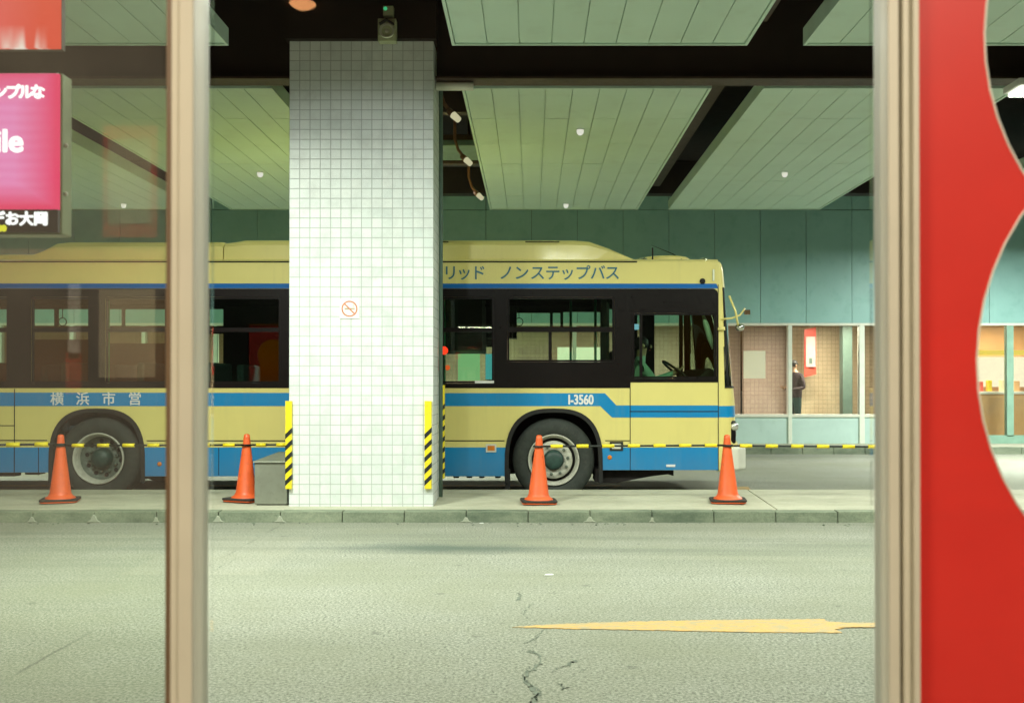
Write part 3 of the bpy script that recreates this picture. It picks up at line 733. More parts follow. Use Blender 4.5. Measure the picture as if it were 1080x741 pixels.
# fluorescent luminaires over the near road (all ahead of the picture's top edge)
LUM = [(-4.15,3.4,1),(-3.05,6.9,2),(0.6,3.4,1),(0.9,6.9,1),(3.9,3.4,1),(3.9,7.0,1)]
lum = empty('ceiling_luminaire', (0,0,0), '', 'luminaire', 'tube luminaires over the near road')
obj('luminaire_body', MB().box(-.66,.66,-.17,.17,-.085,-.015), M['white'], lum, bevel=0.008)
obj('diffuser', MB().box(-.62,.62,-.14,.14,-.10,-.087), M['lamp_white'], lum)
LPOW = {(-3.05,6.9):370, (-4.15,3.4):30, (0.6,3.4):30, (0.9,6.9):140, (3.9,3.4):30, (3.9,7.0):270}
names = ['nearest the shelter on the left','over the road left of the pillar','nearest the shelter in the middle','over the road in front of the pillar','nearest the shelter on the right','over the road on the right']
for i, (a, b, _) in enumerate(LUM):
    o = lum if i == 0 else copy_tree(lum)
    o.location = (a, b, ZC); o['label'] = 'unseen fill luminaire added under the ceiling, ' + names[i]
    if _ == 2: o.rotation_euler = (0, 0, PI/2)
    area('road_light', (a, b, ZC-.11), 0.28 if _ == 2 else 1.24, 1.24 if _ == 2 else 0.28, LPOW[(a, b)], (0.95, 1.0, 0.86), spread=165)
# unseen lamps added to brighten the bus lane and back wall
for i, (a, b, pw_, t) in enumerate(((-10.4,15.5,520,'over the bus lane far left'),(9.3,16.6,900,'over the bus lane far right'),(-2.25,15.2,330,'hidden behind the tiled pillar'))):
    o = copy_tree(lum); o.location = (a, b, ZC); o['label'] = 'unseen fill luminaire added under the ceiling, ' + t
    area('lane_fill_light', (a, b, ZC-.11), 1.0, 0.28, pw_, (0.95, 1.0, 0.93), spread=175)
o = copy_tree(lum); o.location = (-6.2, 3.6, ZC); o['label'] = 'unseen luminaire added far left to brighten the second red panel'  # extra lamp added to brighten the mirrored red panel
area('road_light', (-6.2, 3.6, ZC-.11), 1.24, 0.28, 130, (1.0, 1.0, 0.92))
o = copy_tree(lum); o.location = (5.48, 9.98, 4.40); o['label'] = 'tube luminaire added under the right beam for the white streak in the upper opening'  # lamp added as a stand-in for the bright streak on the glass
area('streak_light', (5.48, 9.98, 4.285), 1.24, 0.28, 130, (1.0, 1.0, 0.93))
# adjustable downlight in the service gap washing the pillar
pw = empty('pillar_downlight', (-1.73, 5.6, 4.72), 'adjustable downlight in the service gap aimed at the tiled pillar', 'lamp')
aim = Vector((0, 1.0, -1.10)).normalized(); c0 = Vector((-1.73, 5.6, 4.62))
obj('lamp_body', MB().tube([c0-aim*.20, c0-aim*.02], [.075,.11], 20), M['steel2'], pw)
obj('lamp_face', MB().tube([c0-aim*.018, c0-aim*.008], .095, 20), M['lamp_white'], pw)
obj('arm', MB().tube([c0-aim*.12, (-1.73, 5.5, 5.69)], .02, 8), M['steel2'], pw)
l = bpy.data.lights.new('pillar_wash', 'SPOT'); l.energy = 290; l.spot_size = math.radians(94); l.spot_blend = 0.28; l.shadow_soft_size = 0.08; l.color = (0.95, 1.0, 0.97)
lo = bpy.data.objects.new('pillar_wash', l); COL.objects.link(lo); lo.location = c0; lo.rotation_euler = aim.to_track_quat('-Z', 'Y').to_euler()

# ================================================================== TILED PILLAR
PX0, PX1, PY0, PY1 = -2.464, -.995, 10.14, 11.05
pl = empty('tiled_pillar', ((PX0+PX1)/2, (PY0+PY1)/2, 0.15), 'square pillar clad in white tiles standing on the traffic island', 'pillar')
obj('shaft', MB().box(PX0, PX1, PY0, PY1, 0.10, 4.86), M['tile'], pl, bevel=0.004)
obj('pillar_head', MB().box(PX0-.04, PX1+.03, PY0-.06, PY1+.1, 4.862, 5.69), M['steel'], pl)
def guard(x0, x1, y0, y1, z0, z1, slope=1.0):
    mb = MB(); n = 22; h = (z1-z0)
    seg = 0.088; z = z0; i = 0
    w = x1-x0
    mb.box(x0, x1, y0, y1, z0, z1, 0)
    # black slanted bands 1 mm proud of the yellow strip
    zz = z0+.03
    while zz + .06 + w*slope < z1 - .16:
        a = [(x0-.001, zz), (x1+.001, zz+w*slope), (x1+.001, zz+w*slope+.052), (x0-.001, zz+.052)]
        mb.xz(a, y0-.0015, y1+.001, 1); zz += .118
    return mb
obj('corner_guard', guard(P(301,0,10.1)[0], P(307.5,0,10.1)[0], 10.10, 10.138, 0.30, 1.19), [M['yellow'], M['stripeblack']], pl)
obj('corner_guard', guard(P(447.8,0,10.1)[0], P(455,0,10.1)[0], 10.10, 10.138, 0.30, 1.19), [M['yellow'], M['stripeblack']], pl)
obj('corner_guard', guard(-.99, -.955, 11.0, 11.06, 0.32, 1.35), [M['yellow'], M['stripeblack']], pl)
# no smoking sign
cx_, cz_ = P(368.5,325.5,10.13)
ns = empty('no_smoking_sign', (cx_, 10.13, cz_-.1), 'small square no smoking sticker on the white tiled pillar', 'sign')
obj('backing', MB().box(cx_-.1, cx_+.1, 10.132, 10.1385, cz_-.1, cz_+.1), M['white'], ns)
M['signred'] = simple('faded_red_ring', (0.62, 0.22, 0.12), 0.5); M['signgrey'] = simple('faded_grey_print', (0.45, 0.36, 0.24), 0.5)
q = MB(); n = 36
ro, ri = 0.082, 0.068
v = []; f = []
for k in range(n):
    a = 2*PI*k/n; v += [(cx_+ro*math.cos(a),10.131,cz_+ro*math.sin(a)),(cx_+ri*math.cos(a),10.131,cz_+ri*math.sin(a))]
for k in range(n): k2 = (k+1) % n; f.append((2*k,2*k2,2*k2+1,2*k+1))
q.add(v, f)
c45 = math.sqrt(.5)
u = Vector((c45, -c45)); w_ = Vector((c45, c45))*.007; e1 = u*-.07; e2 = u*.07
q.add([(cx_+(e+s*w_).x, 10.1308, cz_+(e+s*w_).y) for e, s in ((e1,1),(e2,1),(e2,-1),(e1,-1))], [(0,1,2,3)])
obj('ring', q, M['signred'], ns, recalc=False)
q = MB(); q.box(cx_-.05, cx_+.035, 10.1312, 10.1316, cz_-.008, cz_+.008); q.box(cx_+.037, cx_+.052, 10.1312, 10.1316, cz_-.008, cz_+.008)
q.tube([(cx_+.045,10.1312,cz_+.012),(cx_+.035,10.1312,cz_+.03),(cx_+.048,10.1312,cz_+.045)], 0.0025, 6)
obj('cigarette', q, M['signgrey'], ns)
# speaker and indicator on the pillar head
sx_, sz_ = P(408,31.5,10.0)
sp = empty('wall_speaker', (sx_, 10.03, sz_-.12), 'olive square speaker with a round horn above the tiled pillar', 'speaker')
obj('speaker_box', MB().box(sx_-.092, sx_+.092, 9.98, 10.075, sz_-.115, sz_+.115), M['speaker'], sp, bevel=0.006)
q = MB(); q.lathe([(0.078,9.975),(0.070,9.962),(0.045,9.990),(0.018,9.978),(0.0,9.972)], (sx_,0,sz_-.01), 'y', 28)
obj('horn', q, M['screwhead'], sp)
obj('shade', MB().xz([(sx_-.07,sz_+.045),(sx_,sz_+.085),(sx_+.07,sz_+.045),(sx_+.075,sz_+.052),(sx_,sz_+.096),(sx_-.075,sz_+.052)], 9.93, 9.98), M['black'], sp)
ix, iz = P(409,20-9.5,10.0)
ind = empty('indicator_box', (ix, 10.03, iz-.05), 'small grey box with a green light above the pillar speaker', 'indicator')
obj('indicator_case', MB().box(ix-.052, ix+.052, 10.0, 10.075, iz-.05, iz+.05), M['speaker'], ind, bevel=0.005)
q = MB(); q.ball((ix-.028, 9.998, iz+.02), 0.02, sy=.4)
obj('light', q, M['glow_green'], ind)
# red beacon on the pillar's right side
bx_, bz_ = P(462.5,369.5,10.75)
bc = empty('red_beacon', (bx_, 10.75, bz_-.08), 'glowing red beacon on the right side of the tiled pillar', 'beacon')
q = MB(); q.ball((PX1+.055, 10.75, bz_), 0.045)
obj('lens', q, M['lamp_red'], bc)
obj('bracket', MB().lathe([(0.05,PX1+.001),(0.05,PX1+.02),(0.03,PX1+.03)], (0,10.75,bz_), 'x', 18), M['screwhead'], bc)
obj('plate', MB().box(PX1+.001, PX1+.010, 10.72, 10.78, bz_-.22, bz_-.09), M['posterred'], bc)

# metal cabinet left of the pillar
x0 = P(268.5,0,10.2)[0]; x1 = P(303,0,10.2)[0]
cbx = empty('grey_metal_box', ((x0+x1)/2, 10.35, isl_z(10.3)), 'low grey metal cabinet with a sloping lid beside the tiled pillar', 'cabinet')
zb = isl_z(10.2)
obj('cabinet_body', MB().box(x0, x1, 10.2, 10.62, zb+.012, 0.555), M['boxmetal'], cbx, bevel=0.006)
q = MB(); q.add([(x0-.012,10.18,.557),(x1,10.18,.557),(x1,10.64,.557),(x0-.012,10.64,.557),(x0-.012,10.18,.572),(x1,10.18,.572),(x1,10.64,.64),(x0+.14,10.64,.64)],
      [(3,2,1,0),(4,5,6,7),(0,1,5,4),(1,2,6,5),(2,3,7,6),(3,0,4,7)])
obj('lid', q, M['boxmetal'], cbx, bevel=0.004)
obj('plinth', MB().box(x0+.02, x1, 10.22, 10.6, zb-.06, zb+.011), M['black'], cbx)

# ================================================================== CONES AND BARS
cone = empty('traffic_cone', (0,0,0), '', 'traffic cone', 'orange traffic cones on the island')
q = MB(); q.lathe([(0.150,0.034),(0.146,0.045),(0.120,0.06),(0.105,0.09),(0.040,0.60),(0.034,0.66),(0.030,0.690),(0.018,0.700),(0.0,0.702)], n=32)
obj('cone_body', q, M['orange'], cone)
obj('base', MB().xy(rrect(-.185,.185,-.185,.185,.05), 0.014, 0.034), M['conebase'], cone, bevel=0.004)
obj('foot_ring', MB().xy(rrect(-.178,.178,-.178,.178,.05), 0.0, 0.0135), M['orange'], cone, bevel=0.003)
CO = [(64,523,'orange traffic cone at the left end, in front of the rear wheel',10.45,0.30),(259.5,526,'orange traffic cone beside the grey metal box',10.50,1.2),(568,529,'orange traffic cone in front of the bus front wheel',10.36,0.08),(767.5,526,'orange traffic cone at the right, by the bus bumper',10.42,-.12)]
CPOS = []
for i, (px, py, t, d, rz) in enumerate(CO):
    o = cone if i == 0 else copy_tree(cone)
    o.location = ((px-CX)*d/F, d, isl_z(d)+.003); o.rotation_euler = (random.uniform(-.012,.012), random.uniform(-.02,.02), rz); o['label'] = t
    CPOS.append(o.location.copy())
def conebar(p0, p1, label, ring0=True, ring1=True, fat=1.0, phase=0.0):
    r = empty('cone_bar', (p0+p1)/2, label, 'barrier bar', 'black and yellow bars between the cones')
    d = (p1-p0); L = d.length; u = d/L
    a = p0 + u*.05; b = p1 - u*.05; L = (b-a).length
    obj('rod', MB().tube([a, b], 0.0105*fat, 10), M['stripeblack'], r)
    n = max(1, round(L/0.272)); st = L/n
    for k in range(n):
        s = a + u*(st*(k+phase) + st*.28)
        obj('yellow_sleeve', MB().tube([s, s+u*st*.47], 0.0195*fat, 12), M['yellow'], r)
    for fl, c in ((ring0, p0), (ring1, p1)):
        if not fl: continue
        q = MB(); pts = [c + Vector((0.052*math.cos(t), 0.052*math.sin(t), 0)) for t in [2*PI*k/20 for k in range(21)]]
        q.tube(pts, 0.009, 8, cap=False); obj('ring', q, M['stripeblack'], r)
def top(i, dz=0.585): return CPOS[i] + Vector((0,0,dz))
conebar(top(0), top(1), 'black and yellow bar from the rear wheel cone to the metal box cone')
conebar(top(1), Vector((PX0-.02, 10.52, isl_z(10.5)+.59)), 'short bar from the cone by the metal box to the pillar', ring1=False)
conebar(top(0,.59)-Vector((2.0,.35,0)), top(0,.60), 'thick black and yellow bar leaving the leftmost cone to the left edge', fat=1.25)
conebar(top(2), top(3)+Vector((0,0,.005)), 'black and yellow bar between the two cones in front of the bus')
conebar(top(3), top(3)+Vector((1.98,0,-.012)), 'black and yellow bar running right from the cone by the bumper')
o = copy_tree(cone); o.location = CPOS[3] + Vector((1.98, 0, 0)); o['label'] = 'orange traffic cone hidden behind the right window post'

# ================================================================== BUS
BY = 11.72
S = F/BY
def BX(px): return (px-CX)/S
def BZ(py): return H + (CY-py)/S
bus = empty('city_bus', (-3.0, BY+1.2, 0), 'cream and blue city bus parked behind the traffic island', 'bus')
WB = BY+2.45
hubF = (BX(584), BZ(485)); hubR = (BX(102.5), BZ(483.5))
def arch(h, hw, top_, bot, n=26, ex=2.7):
    pts = []
    for k in range(n+1):
        a = PI - PI*k/n
        c, s_ = math.cos(a), math.sin(a)
        pts.append((h[0] + hw*math.copysign(abs(c)**(2/ex), c), h[1]-.06 + (top_-h[1]+.06)*abs(s_)**(2/ex)))
    return [(pts[0][0], bot)] + pts + [(pts[-1][0], bot)]
AT = BZ(431.5)
LX, RX = -8.35, BX(757.5)
def skirt(px):
    return BZ(502) if px < 540 else BZ(495)
archF = arch(hubF, 0.565, AT, -1); archR = arch(hubR, 0.555, AT, -1)
# side shell outline (lower edge with the two arches), window openings as holes
def clipb(ar, zb_): return [(x, max(z, zb_)) for x, z in ar]
zL, zM, zR = BZ(498), BZ(502), BZ(495.5)
def lower_edge():
    aR = clipb(archR, zL); aF = clipb(archF, zM)
    aF = [(x, z) for x, z in aF]; aF[-1] = (aF[-1][0], zR)
    aR[-1] = (aR[-1][0], zM)
    return [(LX, zL)] + aR + aF + [(RX, zR)]
WINT = BZ(312); 
wins = []   # x0, x1, z0, z1 in px
WPX = [(-175,-100,313,404),(-92,9,313,404),(33,95,313,404),(111,176,313,404),(190,296,313,404),(312,380,313,404),(392,454,313,404),(466,521,313,404),(535,648,313,381.5),(667,755.5,330,399)]
holes = []
for a, b, c, d in WPX: holes.append(rrect(BX(a), BX(b), BZ(d), BZ(c), 0.03))
out = lower_edge() + [(RX, BZ(276)), (LX, BZ(276))]
obj('side_panel', plate(out, holes, BY, 0.03), M['cream'], bus)
# far side shell
fh = []
FW = [(-8.0,-7.0,1.6,2.40),(-6.9,-6.1,1.6,2.40),(-6.0,-5.72,1.6,2.40)]
def F2(px): return (px-CX)/(F/WB)
def F2z(py): return H + (CY-py)/(F/WB)
FW = [(-52,10,326,395),(34,58,326,344),(62,94,326,344),(34,94,349,358),(111,129,326,344),(132,176,326,344),(111,176,349,362),(182,214,326,344),(221,236,326,344),(182,236,352,385),(300,440,326,395),(466,521,366,406),(535,580,330,344.5),(583,591,330,344.5),(594,633,329,344.5),(535,579,349.5,383),(582,633,349.5,383),(640,648,326,384),(672,677,330,404),(690,716,330,404),(720,727,330,404),(737,757,330,404)]
holes2 = [rrect(F2(a), F2(b), F2z(d), F2z(c), 0.012, 3) for a, b, c, d in FW]
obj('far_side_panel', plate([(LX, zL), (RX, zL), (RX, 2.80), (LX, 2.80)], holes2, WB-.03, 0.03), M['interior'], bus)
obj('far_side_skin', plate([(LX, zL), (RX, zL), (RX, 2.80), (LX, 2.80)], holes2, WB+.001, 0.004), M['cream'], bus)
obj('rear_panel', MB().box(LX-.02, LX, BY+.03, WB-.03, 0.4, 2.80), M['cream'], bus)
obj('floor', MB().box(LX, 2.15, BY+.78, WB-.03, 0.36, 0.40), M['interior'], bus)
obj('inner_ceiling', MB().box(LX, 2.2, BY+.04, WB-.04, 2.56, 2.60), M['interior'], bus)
# roof: rounded cant, then near flat
rf = [(0.0,2.797),(0.012,2.815),(0.05,2.835),(0.16,2.848),(0.6,2.865),(1.225,2.872),(1.85,2.865),(2.29,2.848),(2.40,2.835),(2.438,2.815),(2.45,2.797)]
q = MB(); nn = len(rf)
v = [(LX, BY+a, b) for a, b in rf] + [(RX+.002, BY+a, b) for a, b in rf]
q.add(v, [(i, i+1, i+1+nn, i+nn) for i in range(nn-1)], 0, True)
q.add(v, [tuple(range(nn)), tuple(range(2*nn-1, nn-1, -1))], 0)
obj('roof', q, M['cream'], bus)
obj('gutter', MB().box(LX, BX(672), BY-.008, BY+.0, BZ(276.6), BZ(275.2)), M['under'], bus)
# roof pods
def pod(xs_h, ins, name='roof_pod'):
    sec = [(0.0,0.0),(0.02,.72),(0.045,.78),(0.045,.80),(0.10,.92),(0.2,.98),(0.4,1.0)]
    W_ = 2.45-2*ins
    full = [(ins+a, b) for a, b in sec] + [(ins+W_-a, b) for a, b in sec[::-1]]
    q = MB(); n = len(full); v = []
    for x, h in xs_h:
        for a, b in full: v.append((x, BY+a, 2.80 + h*b))
    fs = [(i*n+k, i*n+k+1, (i+1)*n+k+1, (i+1)*n+k) for i in range(len(xs_h)-1) for k in range(n-1)]
    q.add(v, fs, 0, False); q.add(v, [tuple(range(n)), tuple(range(len(v)-1, len(v)-n-1, -1))])
    return obj(name, q, M['cream'], bus, bevel=0.012)
x = lambda p: (p-CX)/(F/(BY+.15))
pod([(x(-200),.12),(x(34),.12),(x(44),.17),(x(58),.262),(x(70),.278),(x(232),.278),(x(236),.26)], 0.10)
pod([(x(237),.265),(x(250),.285),(x(256),.30),(x(605),.30),(x(622),.285),(x(642),.20),(x(668),.06),(x(674),.02)], 0.10)
q = MB(); q.box(x(554), x(590), BY+.138, BY+.15, 3.052, 3.062); q.box(x(452), x(473), BY+.138, BY+.15, 3.052, 3.062)
obj('pod_slot', q, M['black'], bus)
q = MB(); q.lathe([(0.30,0),(0.31,.03),(0.28,.055),(0.0,.07)], (BX(708),BY+.55,2.855), 'z', 28)
obj('roof_vent', q, M['cream'], bus)
q = MB(); q.lathe([(0.06,0),(0.06,.03),(0.0,.045)], (BX(680),BY+.25,2.84), 'z', 16); q.lathe([(0.05,0),(0.05,.02),(0.0,.03)], (BX(746),BY+.2,2.845), 'z', 16)
obj('marker_dome', q, M['chrome'], bus)
obj('antenna', MB().tube([(BX(690.5),BY+.2,2.83),(BX(690.5),BY+.2,2.995)], 0.010, 8), M['black'], bus)
obj('whip_aerial', MB().tube([(BX(725),BY+.3,2.845),(BX(714),BY+.3,2.93),(BX(690),BY+.3,3.04)], [0.012,0.006,0.002], 6), M['black'], bus)

# blue livery
def livery(pts, m='blue', name='stripe', hs=()):
    return obj(name, plate(pts, hs, BY-.003, 0.0025), M[m], bus)
livery([(LX,BZ(304)),(RX,BZ(304)),(RX-.02,BZ(299)),(LX,BZ(298.7))], 'deepblue')
livery([(LX,BZ(428)),(BX(633),BZ(428)),(BX(645.5),BZ(440)),(RX,BZ(440)),(RX,BZ(427.3)),(BX(650),BZ(427.3)),(BX(638),BZ(414.5)),(LX,BZ(413.5))])
zt = BZ(471.5)
def skirtpoly(x0, x1, zb_, aL=None, aR_=None):
    # polygon between an arch's right leg (aL) and another arch's left leg (aR_)
    pts = []
    if aL: 
        leg = [(px_, pz) for px_, pz in aL if px_ > (aL[0][0]+aL[-1][0])/2 and pz < zt-.01 and pz > zb_]
        pts += [(aL[-1][0], zb_)] + sorted(leg, key=lambda t: t[1])
        pts.append((arch_x_at(aL, zt, 1), zt))
    else: pts += [(x0, zb_), (x0, zt)]
    pts = pts[::-1] if False else pts
    if aR_:
        leg = [(px_, pz) for px_, pz in aR_ if px_ < (aR_[0][0]+aR_[-1][0])/2 and pz < zt-.01 and pz > zb_]
        pts.append((arch_x_at(aR_, zt, -1), zt)); pts += sorted(leg, key=lambda t: -t[1]) + [(aR_[0][0], zb_)]
    else: pts += [(x1, zt), (x1, zb_)]
    return pts
def arch_x_at(ar, z, side):
    mid = (ar[0][0]+ar[-1][0])/2; best = None
    for (xa, za), (xb, zb_) in zip(ar[:-1], ar[1:]):
        if (za-z)*(zb_-z) <= 0 and za != zb_:
            xx = xa + (xb-xa)*(z-za)/(zb_-za)
            if (xx-mid)*side > 0: best = xx
    return best
livery(skirtpoly(LX, None, zL+.002, None, archR), 'blue', 'skirt')
livery(skirtpoly(None, None, zM+.002, archR, archF), 'blue', 'skirt')
livery(skirtpoly(None, RX, zR+.002, archF, None), 'blue', 'skirt')
# seams and small fittings
q = MB()
def seam(x0, x1, z0, z1): q.box(x0, x1, BY-.005, BY-.0012, z0, z1)
for px in (15.5,): seam(BX(px)-.005, BX(px)+.005, zL, BZ(410))
for px in (41,231): seam(BX(px)-.004, BX(px)+.004, BZ(501), BZ(471.5))
seam(LX, BX(50), BZ(464.6), BZ(463.6)); seam(BX(155), BX(532), BZ(465), BZ(464)); 
seam(LX, BX(15), BZ(449), BZ(448.2))
seam(BX(664.6)-.004, BX(664.6)+.004, zR, BZ(403)); seam(BX(664), RX, BZ(434.2), BZ(433.2))
seam(RX-.004, RX+.004, zR, BZ(300)); seam(BX(638), BX(664), BZ(464.8), BZ(464))
obj('panel_seam', q, M['under'], bus)
# arch rubber lips
for ar, hw in ((archF, .565), (archR, .555)):
    mid = (ar[0][0]+ar[-1][0])/2; h = hubF if ar is archF else hubR
    zb_ = 0.20
    a_in = arch(h, hw-.035, AT-.035, zb_); a_out = arch(h, hw+.012, AT+.012, zb_)
    q = MB(); n_ = len(a_in)
    v = [(a, BY-.012, b) for a, b in a_out] + [(a, BY-.012, b) for a, b in a_in] + [(a, BY+.04, b) for a, b in a_in] + [(a, BY-.001, b) for a, b in a_out]
    q.add(v, [(i, i+1, n_+i+1, n_+i) for i in range(n_-1)] + [(n_+i, n_+i+1, 2*n_+i+1, 2*n_+i) for i in range(n_-1)] + [(i+1, i, 3*n_+i, 3*n_+i+1) for i in range(n_-1)], 0)
    obj('wheel_arch_lip', q, M['black'], bus, recalc=False)
    a2 = arch(h, hw-.002, AT-.002, 0.24)
    q = MB(); n_ = len(a2); v = [(a, BY+.032, b) for a, b in a2] + [(a, BY+.75, b) for a, b in a2]
    q.add(v, [(i, i+1, i+1+n_, i+n_) for i in range(n_-1)], 0, True); q.add(v, [tuple(range(n_, 2*n_))])
    obj('wheel_housing', q, M['under'], bus)
q = MB()
q.box(BX(533), BX(538), BY+.02, BY+.10, 0.10, 0.36); q.box(BX(53), BX(68), BY+.01, BY+.06, 0.17, 0.36)
obj('mud_flap', q, M['black'], bus)
# wheels
def wheel(h, rear):
    r = obj('wheel', MB().lathe([(0.30,BY+.06),(0.33,BY+.035),(0.40,BY+.028),(0.455,BY+.045),(0.483,BY+.075),(0.487,BY+.12),(0.487,BY+.30),(0.40,BY+.34)], (h[0],0,h[1]), 'y', 56), M['tyre'], bus)
    c = (h[0],0,h[1])
    q = MB().lathe([(0.298,BY+.062),(0.305,BY+.030),(0.300,BY+.022),(0.288,BY+.024),(0.280,BY+.05),(0.262,BY+.075),(0.255,BY+.14)], c, 'y', 48)
    q.lathe([(0.255,BY+.14),(0.255,BY+.30)], c, 'y', 48, 1)
    obj('rim', q, [M['rim'], M['rimdark']], r)
    if not rear:
        obj('wheel_disc', MB().lathe([(0.225,BY+.10),(0.222,BY+.055),(0.205,BY+.045),(0.13,BY+.040),(0.12,BY+.05)], c, 'y', 40), M['rim'], r)
        q = MB().lathe([(0.118,BY+.05),(0.115,BY+.0),(0.09,BY-.02),(0.05,BY-.028),(0.0,BY-.03)], c, 'y', 32)
        obj('hub', q, M['hub'], r)
        q = MB()
        for k in range(8):
            a = 2*PI*(k+.5)/8; q.lathe([(0.030,BY+.03),(0.028,BY+.028)], (h[0]+.236*math.cos(a),0,h[1]+.236*math.sin(a)), 'y', 12)
        bolts, br, by0, by1 = MB(), .168, BY+.044, BY+.015
        obj('wheel_well', MB().lathe([(0.26,BY+.13),(0.10,BY+.125)], c, 'y', 40), M['under'], r)
    else:
        obj('wheel_disc', MB().lathe([(0.262,BY+.11),(0.235,BY+.20),(0.205,BY+.205),(0.13,BY+.195),(0.12,BY+.17)], c, 'y', 40), M['rimdark'], r)
        q = MB().lathe([(0.118,BY+.20),(0.112,BY+.10),(0.085,BY+.06),(0.0,BY+.05)], c, 'y', 32)
        obj('hub', q, M['hub'], r)
        bolts, br, by0, by1 = MB(), .165, BY+.20, BY+.165
    for k in range(10):
        a = 2*PI*k/10+.15; bolts.lathe([(0.019,by0),(0.019,by1),(0.009,by1-.012),(0.0,by1-.012)], (h[0]+br*math.cos(a),0,h[1]+br*math.sin(a)), 'y', 6, smooth=False)
    obj('wheel_nut', bolts, M['rimdark'], r)
    if rear or True:
        q = MB()
        for k in range(10):
            a = 2*PI*(k+.5)/10+.15; rr = .205 if rear else .0
            if rear: q.lathe([(0.026,BY+.196),(0.0,BY+.197)], (h[0]+rr*math.cos(a),0,h[1]+rr*math.sin(a)), 'y', 12)
        if rear: obj('hand_hole', q, M['under'], r)
wheel(hubF, False); wheel(hubR, True)
# far side wheels (dark tyre drums) and axle
q = MB()
for h in (hubF, hubR): q.lathe([(0.0,WB-.05),(0.30,WB-.05),(0.46,WB-.04),(0.485,WB-.08),(0.485,WB-.32),(0.30,WB-.34),(0.0,WB-.34)], (h[0],0,h[1]), 'y', 36)
obj('offside_wheel', q, M['tyre'], bus)
q = MB(); 
for h in (hubF, hubR): q.tube([(h[0],BY+.3,h[1]-.03),(h[0],WB-.3,h[1]-.03)], 0.07, 12)
q.box(LX+.2, -5.9, BY+.3, WB-.3, 0.30, 0.42); q.box(-4.3, -.45, BY+.25, WB-.3, 0.30, 0.42)
q.xz([(BX(628),.20),(BX(640),.19),(BX(652),.185),(BX(658),.205),(BX(690),.27),(BX(706),.29),(BX(712),.27),(BX(712),.36),(BX(628),.36)], BY+.12, BY+.5)
q.box(BX(0)-2, BX(14), BY+.05, BY+.2, zL-.05, zL+.05); q.box(BX(24), BX(40), BY+.05, BY+.2, zL-.03, zL+.05)
for pa in (478,492,505,522): q.box(BX(pa), BX(pa+6), BY+.02, BY+.10, zM-.022, zM+.02)
q.box(BX(560), BX(610), BY+.6, BY+.8, 0.28, 0.5)
obj('chassis', q, M['under'], bus, bevel=0.01)
# black window band
wb_out = [(LX,BZ(409)),(BX(664.5),BZ(409)),(BX(664.5),BZ(403)),(RX-.005,BZ(403))]
for k in range(6):
    a = PI/2*k/5; wb_out.append((RX-.005-.06+.06*math.cos(a), BZ(304.3)-.06+.06*math.sin(a)))
wb_out += [(LX,BZ(304.3))]
obj('window_surround', plate(wb_out, holes, BY-.006, 0.005), M['black_gloss'], bus)
def pane(px0, px1, py0, py1, rail=None, posts=()):
    w = obj('window', frame_xz(MB(), BX(px0)+.002, BX(px1)-.002, BZ(py1)+.002, BZ(py0)-.002, 0.022, BY-.002, BY+.028), M['black_gloss'], bus)
    obj('pane', MB().box(BX(px0)+.024, BX(px1)-.024, BY+.010, BY+.015, BZ(py1)+.024, BZ(py0)-.024), M['busglass'], w)
    q = MB(); 
    if rail: q.box(BX(px0)+.024, BX(px1)-.024, BY-.001, BY+.027, BZ(rail[1]), BZ(rail[0]))
    for p_ in posts: q.box(BX(p_)-.016, BX(p_)+.016, BY-.001, BY+.027, BZ(py1)+.024, BZ(rail[1])-.001 if rail else BZ(py0)-.024)
    if rail or posts: obj('sash', q, M['black_gloss'], w)
for i, (a, b, c, d) in enumerate(WPX):
    if i < 8: pane(a, b, c, d, (345.5,350))
    elif i == 8: pane(a, b, c, d, (345,350), (580,))
    else: pane(a, b, c, d, None, (676,))
# door line / upper black board over the driver's window
obj('blind_panel', MB().box(BX(662), BX(754), BY-.009, BY-.0065, BZ(328), BZ(306)), M['black_gloss'], bus, bevel=0.002)
# lettering
its = []
for ch, px in (('ハ',417),('イ',432),('ブ',447.5),('リ',475),('ッ',489.5),('ド',504.5),('ノ',534),('ン',550),('ス',567),('テ',583),('ッ',598.5),('プ',614.5),('バ',630.5),('ス',646)):
    its.append((ch, BX(px), BZ(293.6), 0.186))
its[2] = ('ブ', BX(459), BZ(293.6), 0.186); its[1] = ('イ', BX(444), BZ(293.6), 0.186); its[0] = ('ハ', BX(429), BZ(293.6), 0.186)
obj('lettering', text_mb(its, BY-.0035, bold=0.0015), M['navy'], bus)
its = [(c_, BX(p_), BZ(425.6), 0.162) for c_, p_ in (('横',60.5),('浜',87.5),('市',115),('営',142.5))]
obj('lettering', text_mb(its, BY-.006, bold=0.002), M['white'], bus)
obj('lettering', text_mb([('I-3560', BX(612.5), BZ(426), 0.158)], BY-.006, bold=0.005, sx=0.74), M['white'], bus)
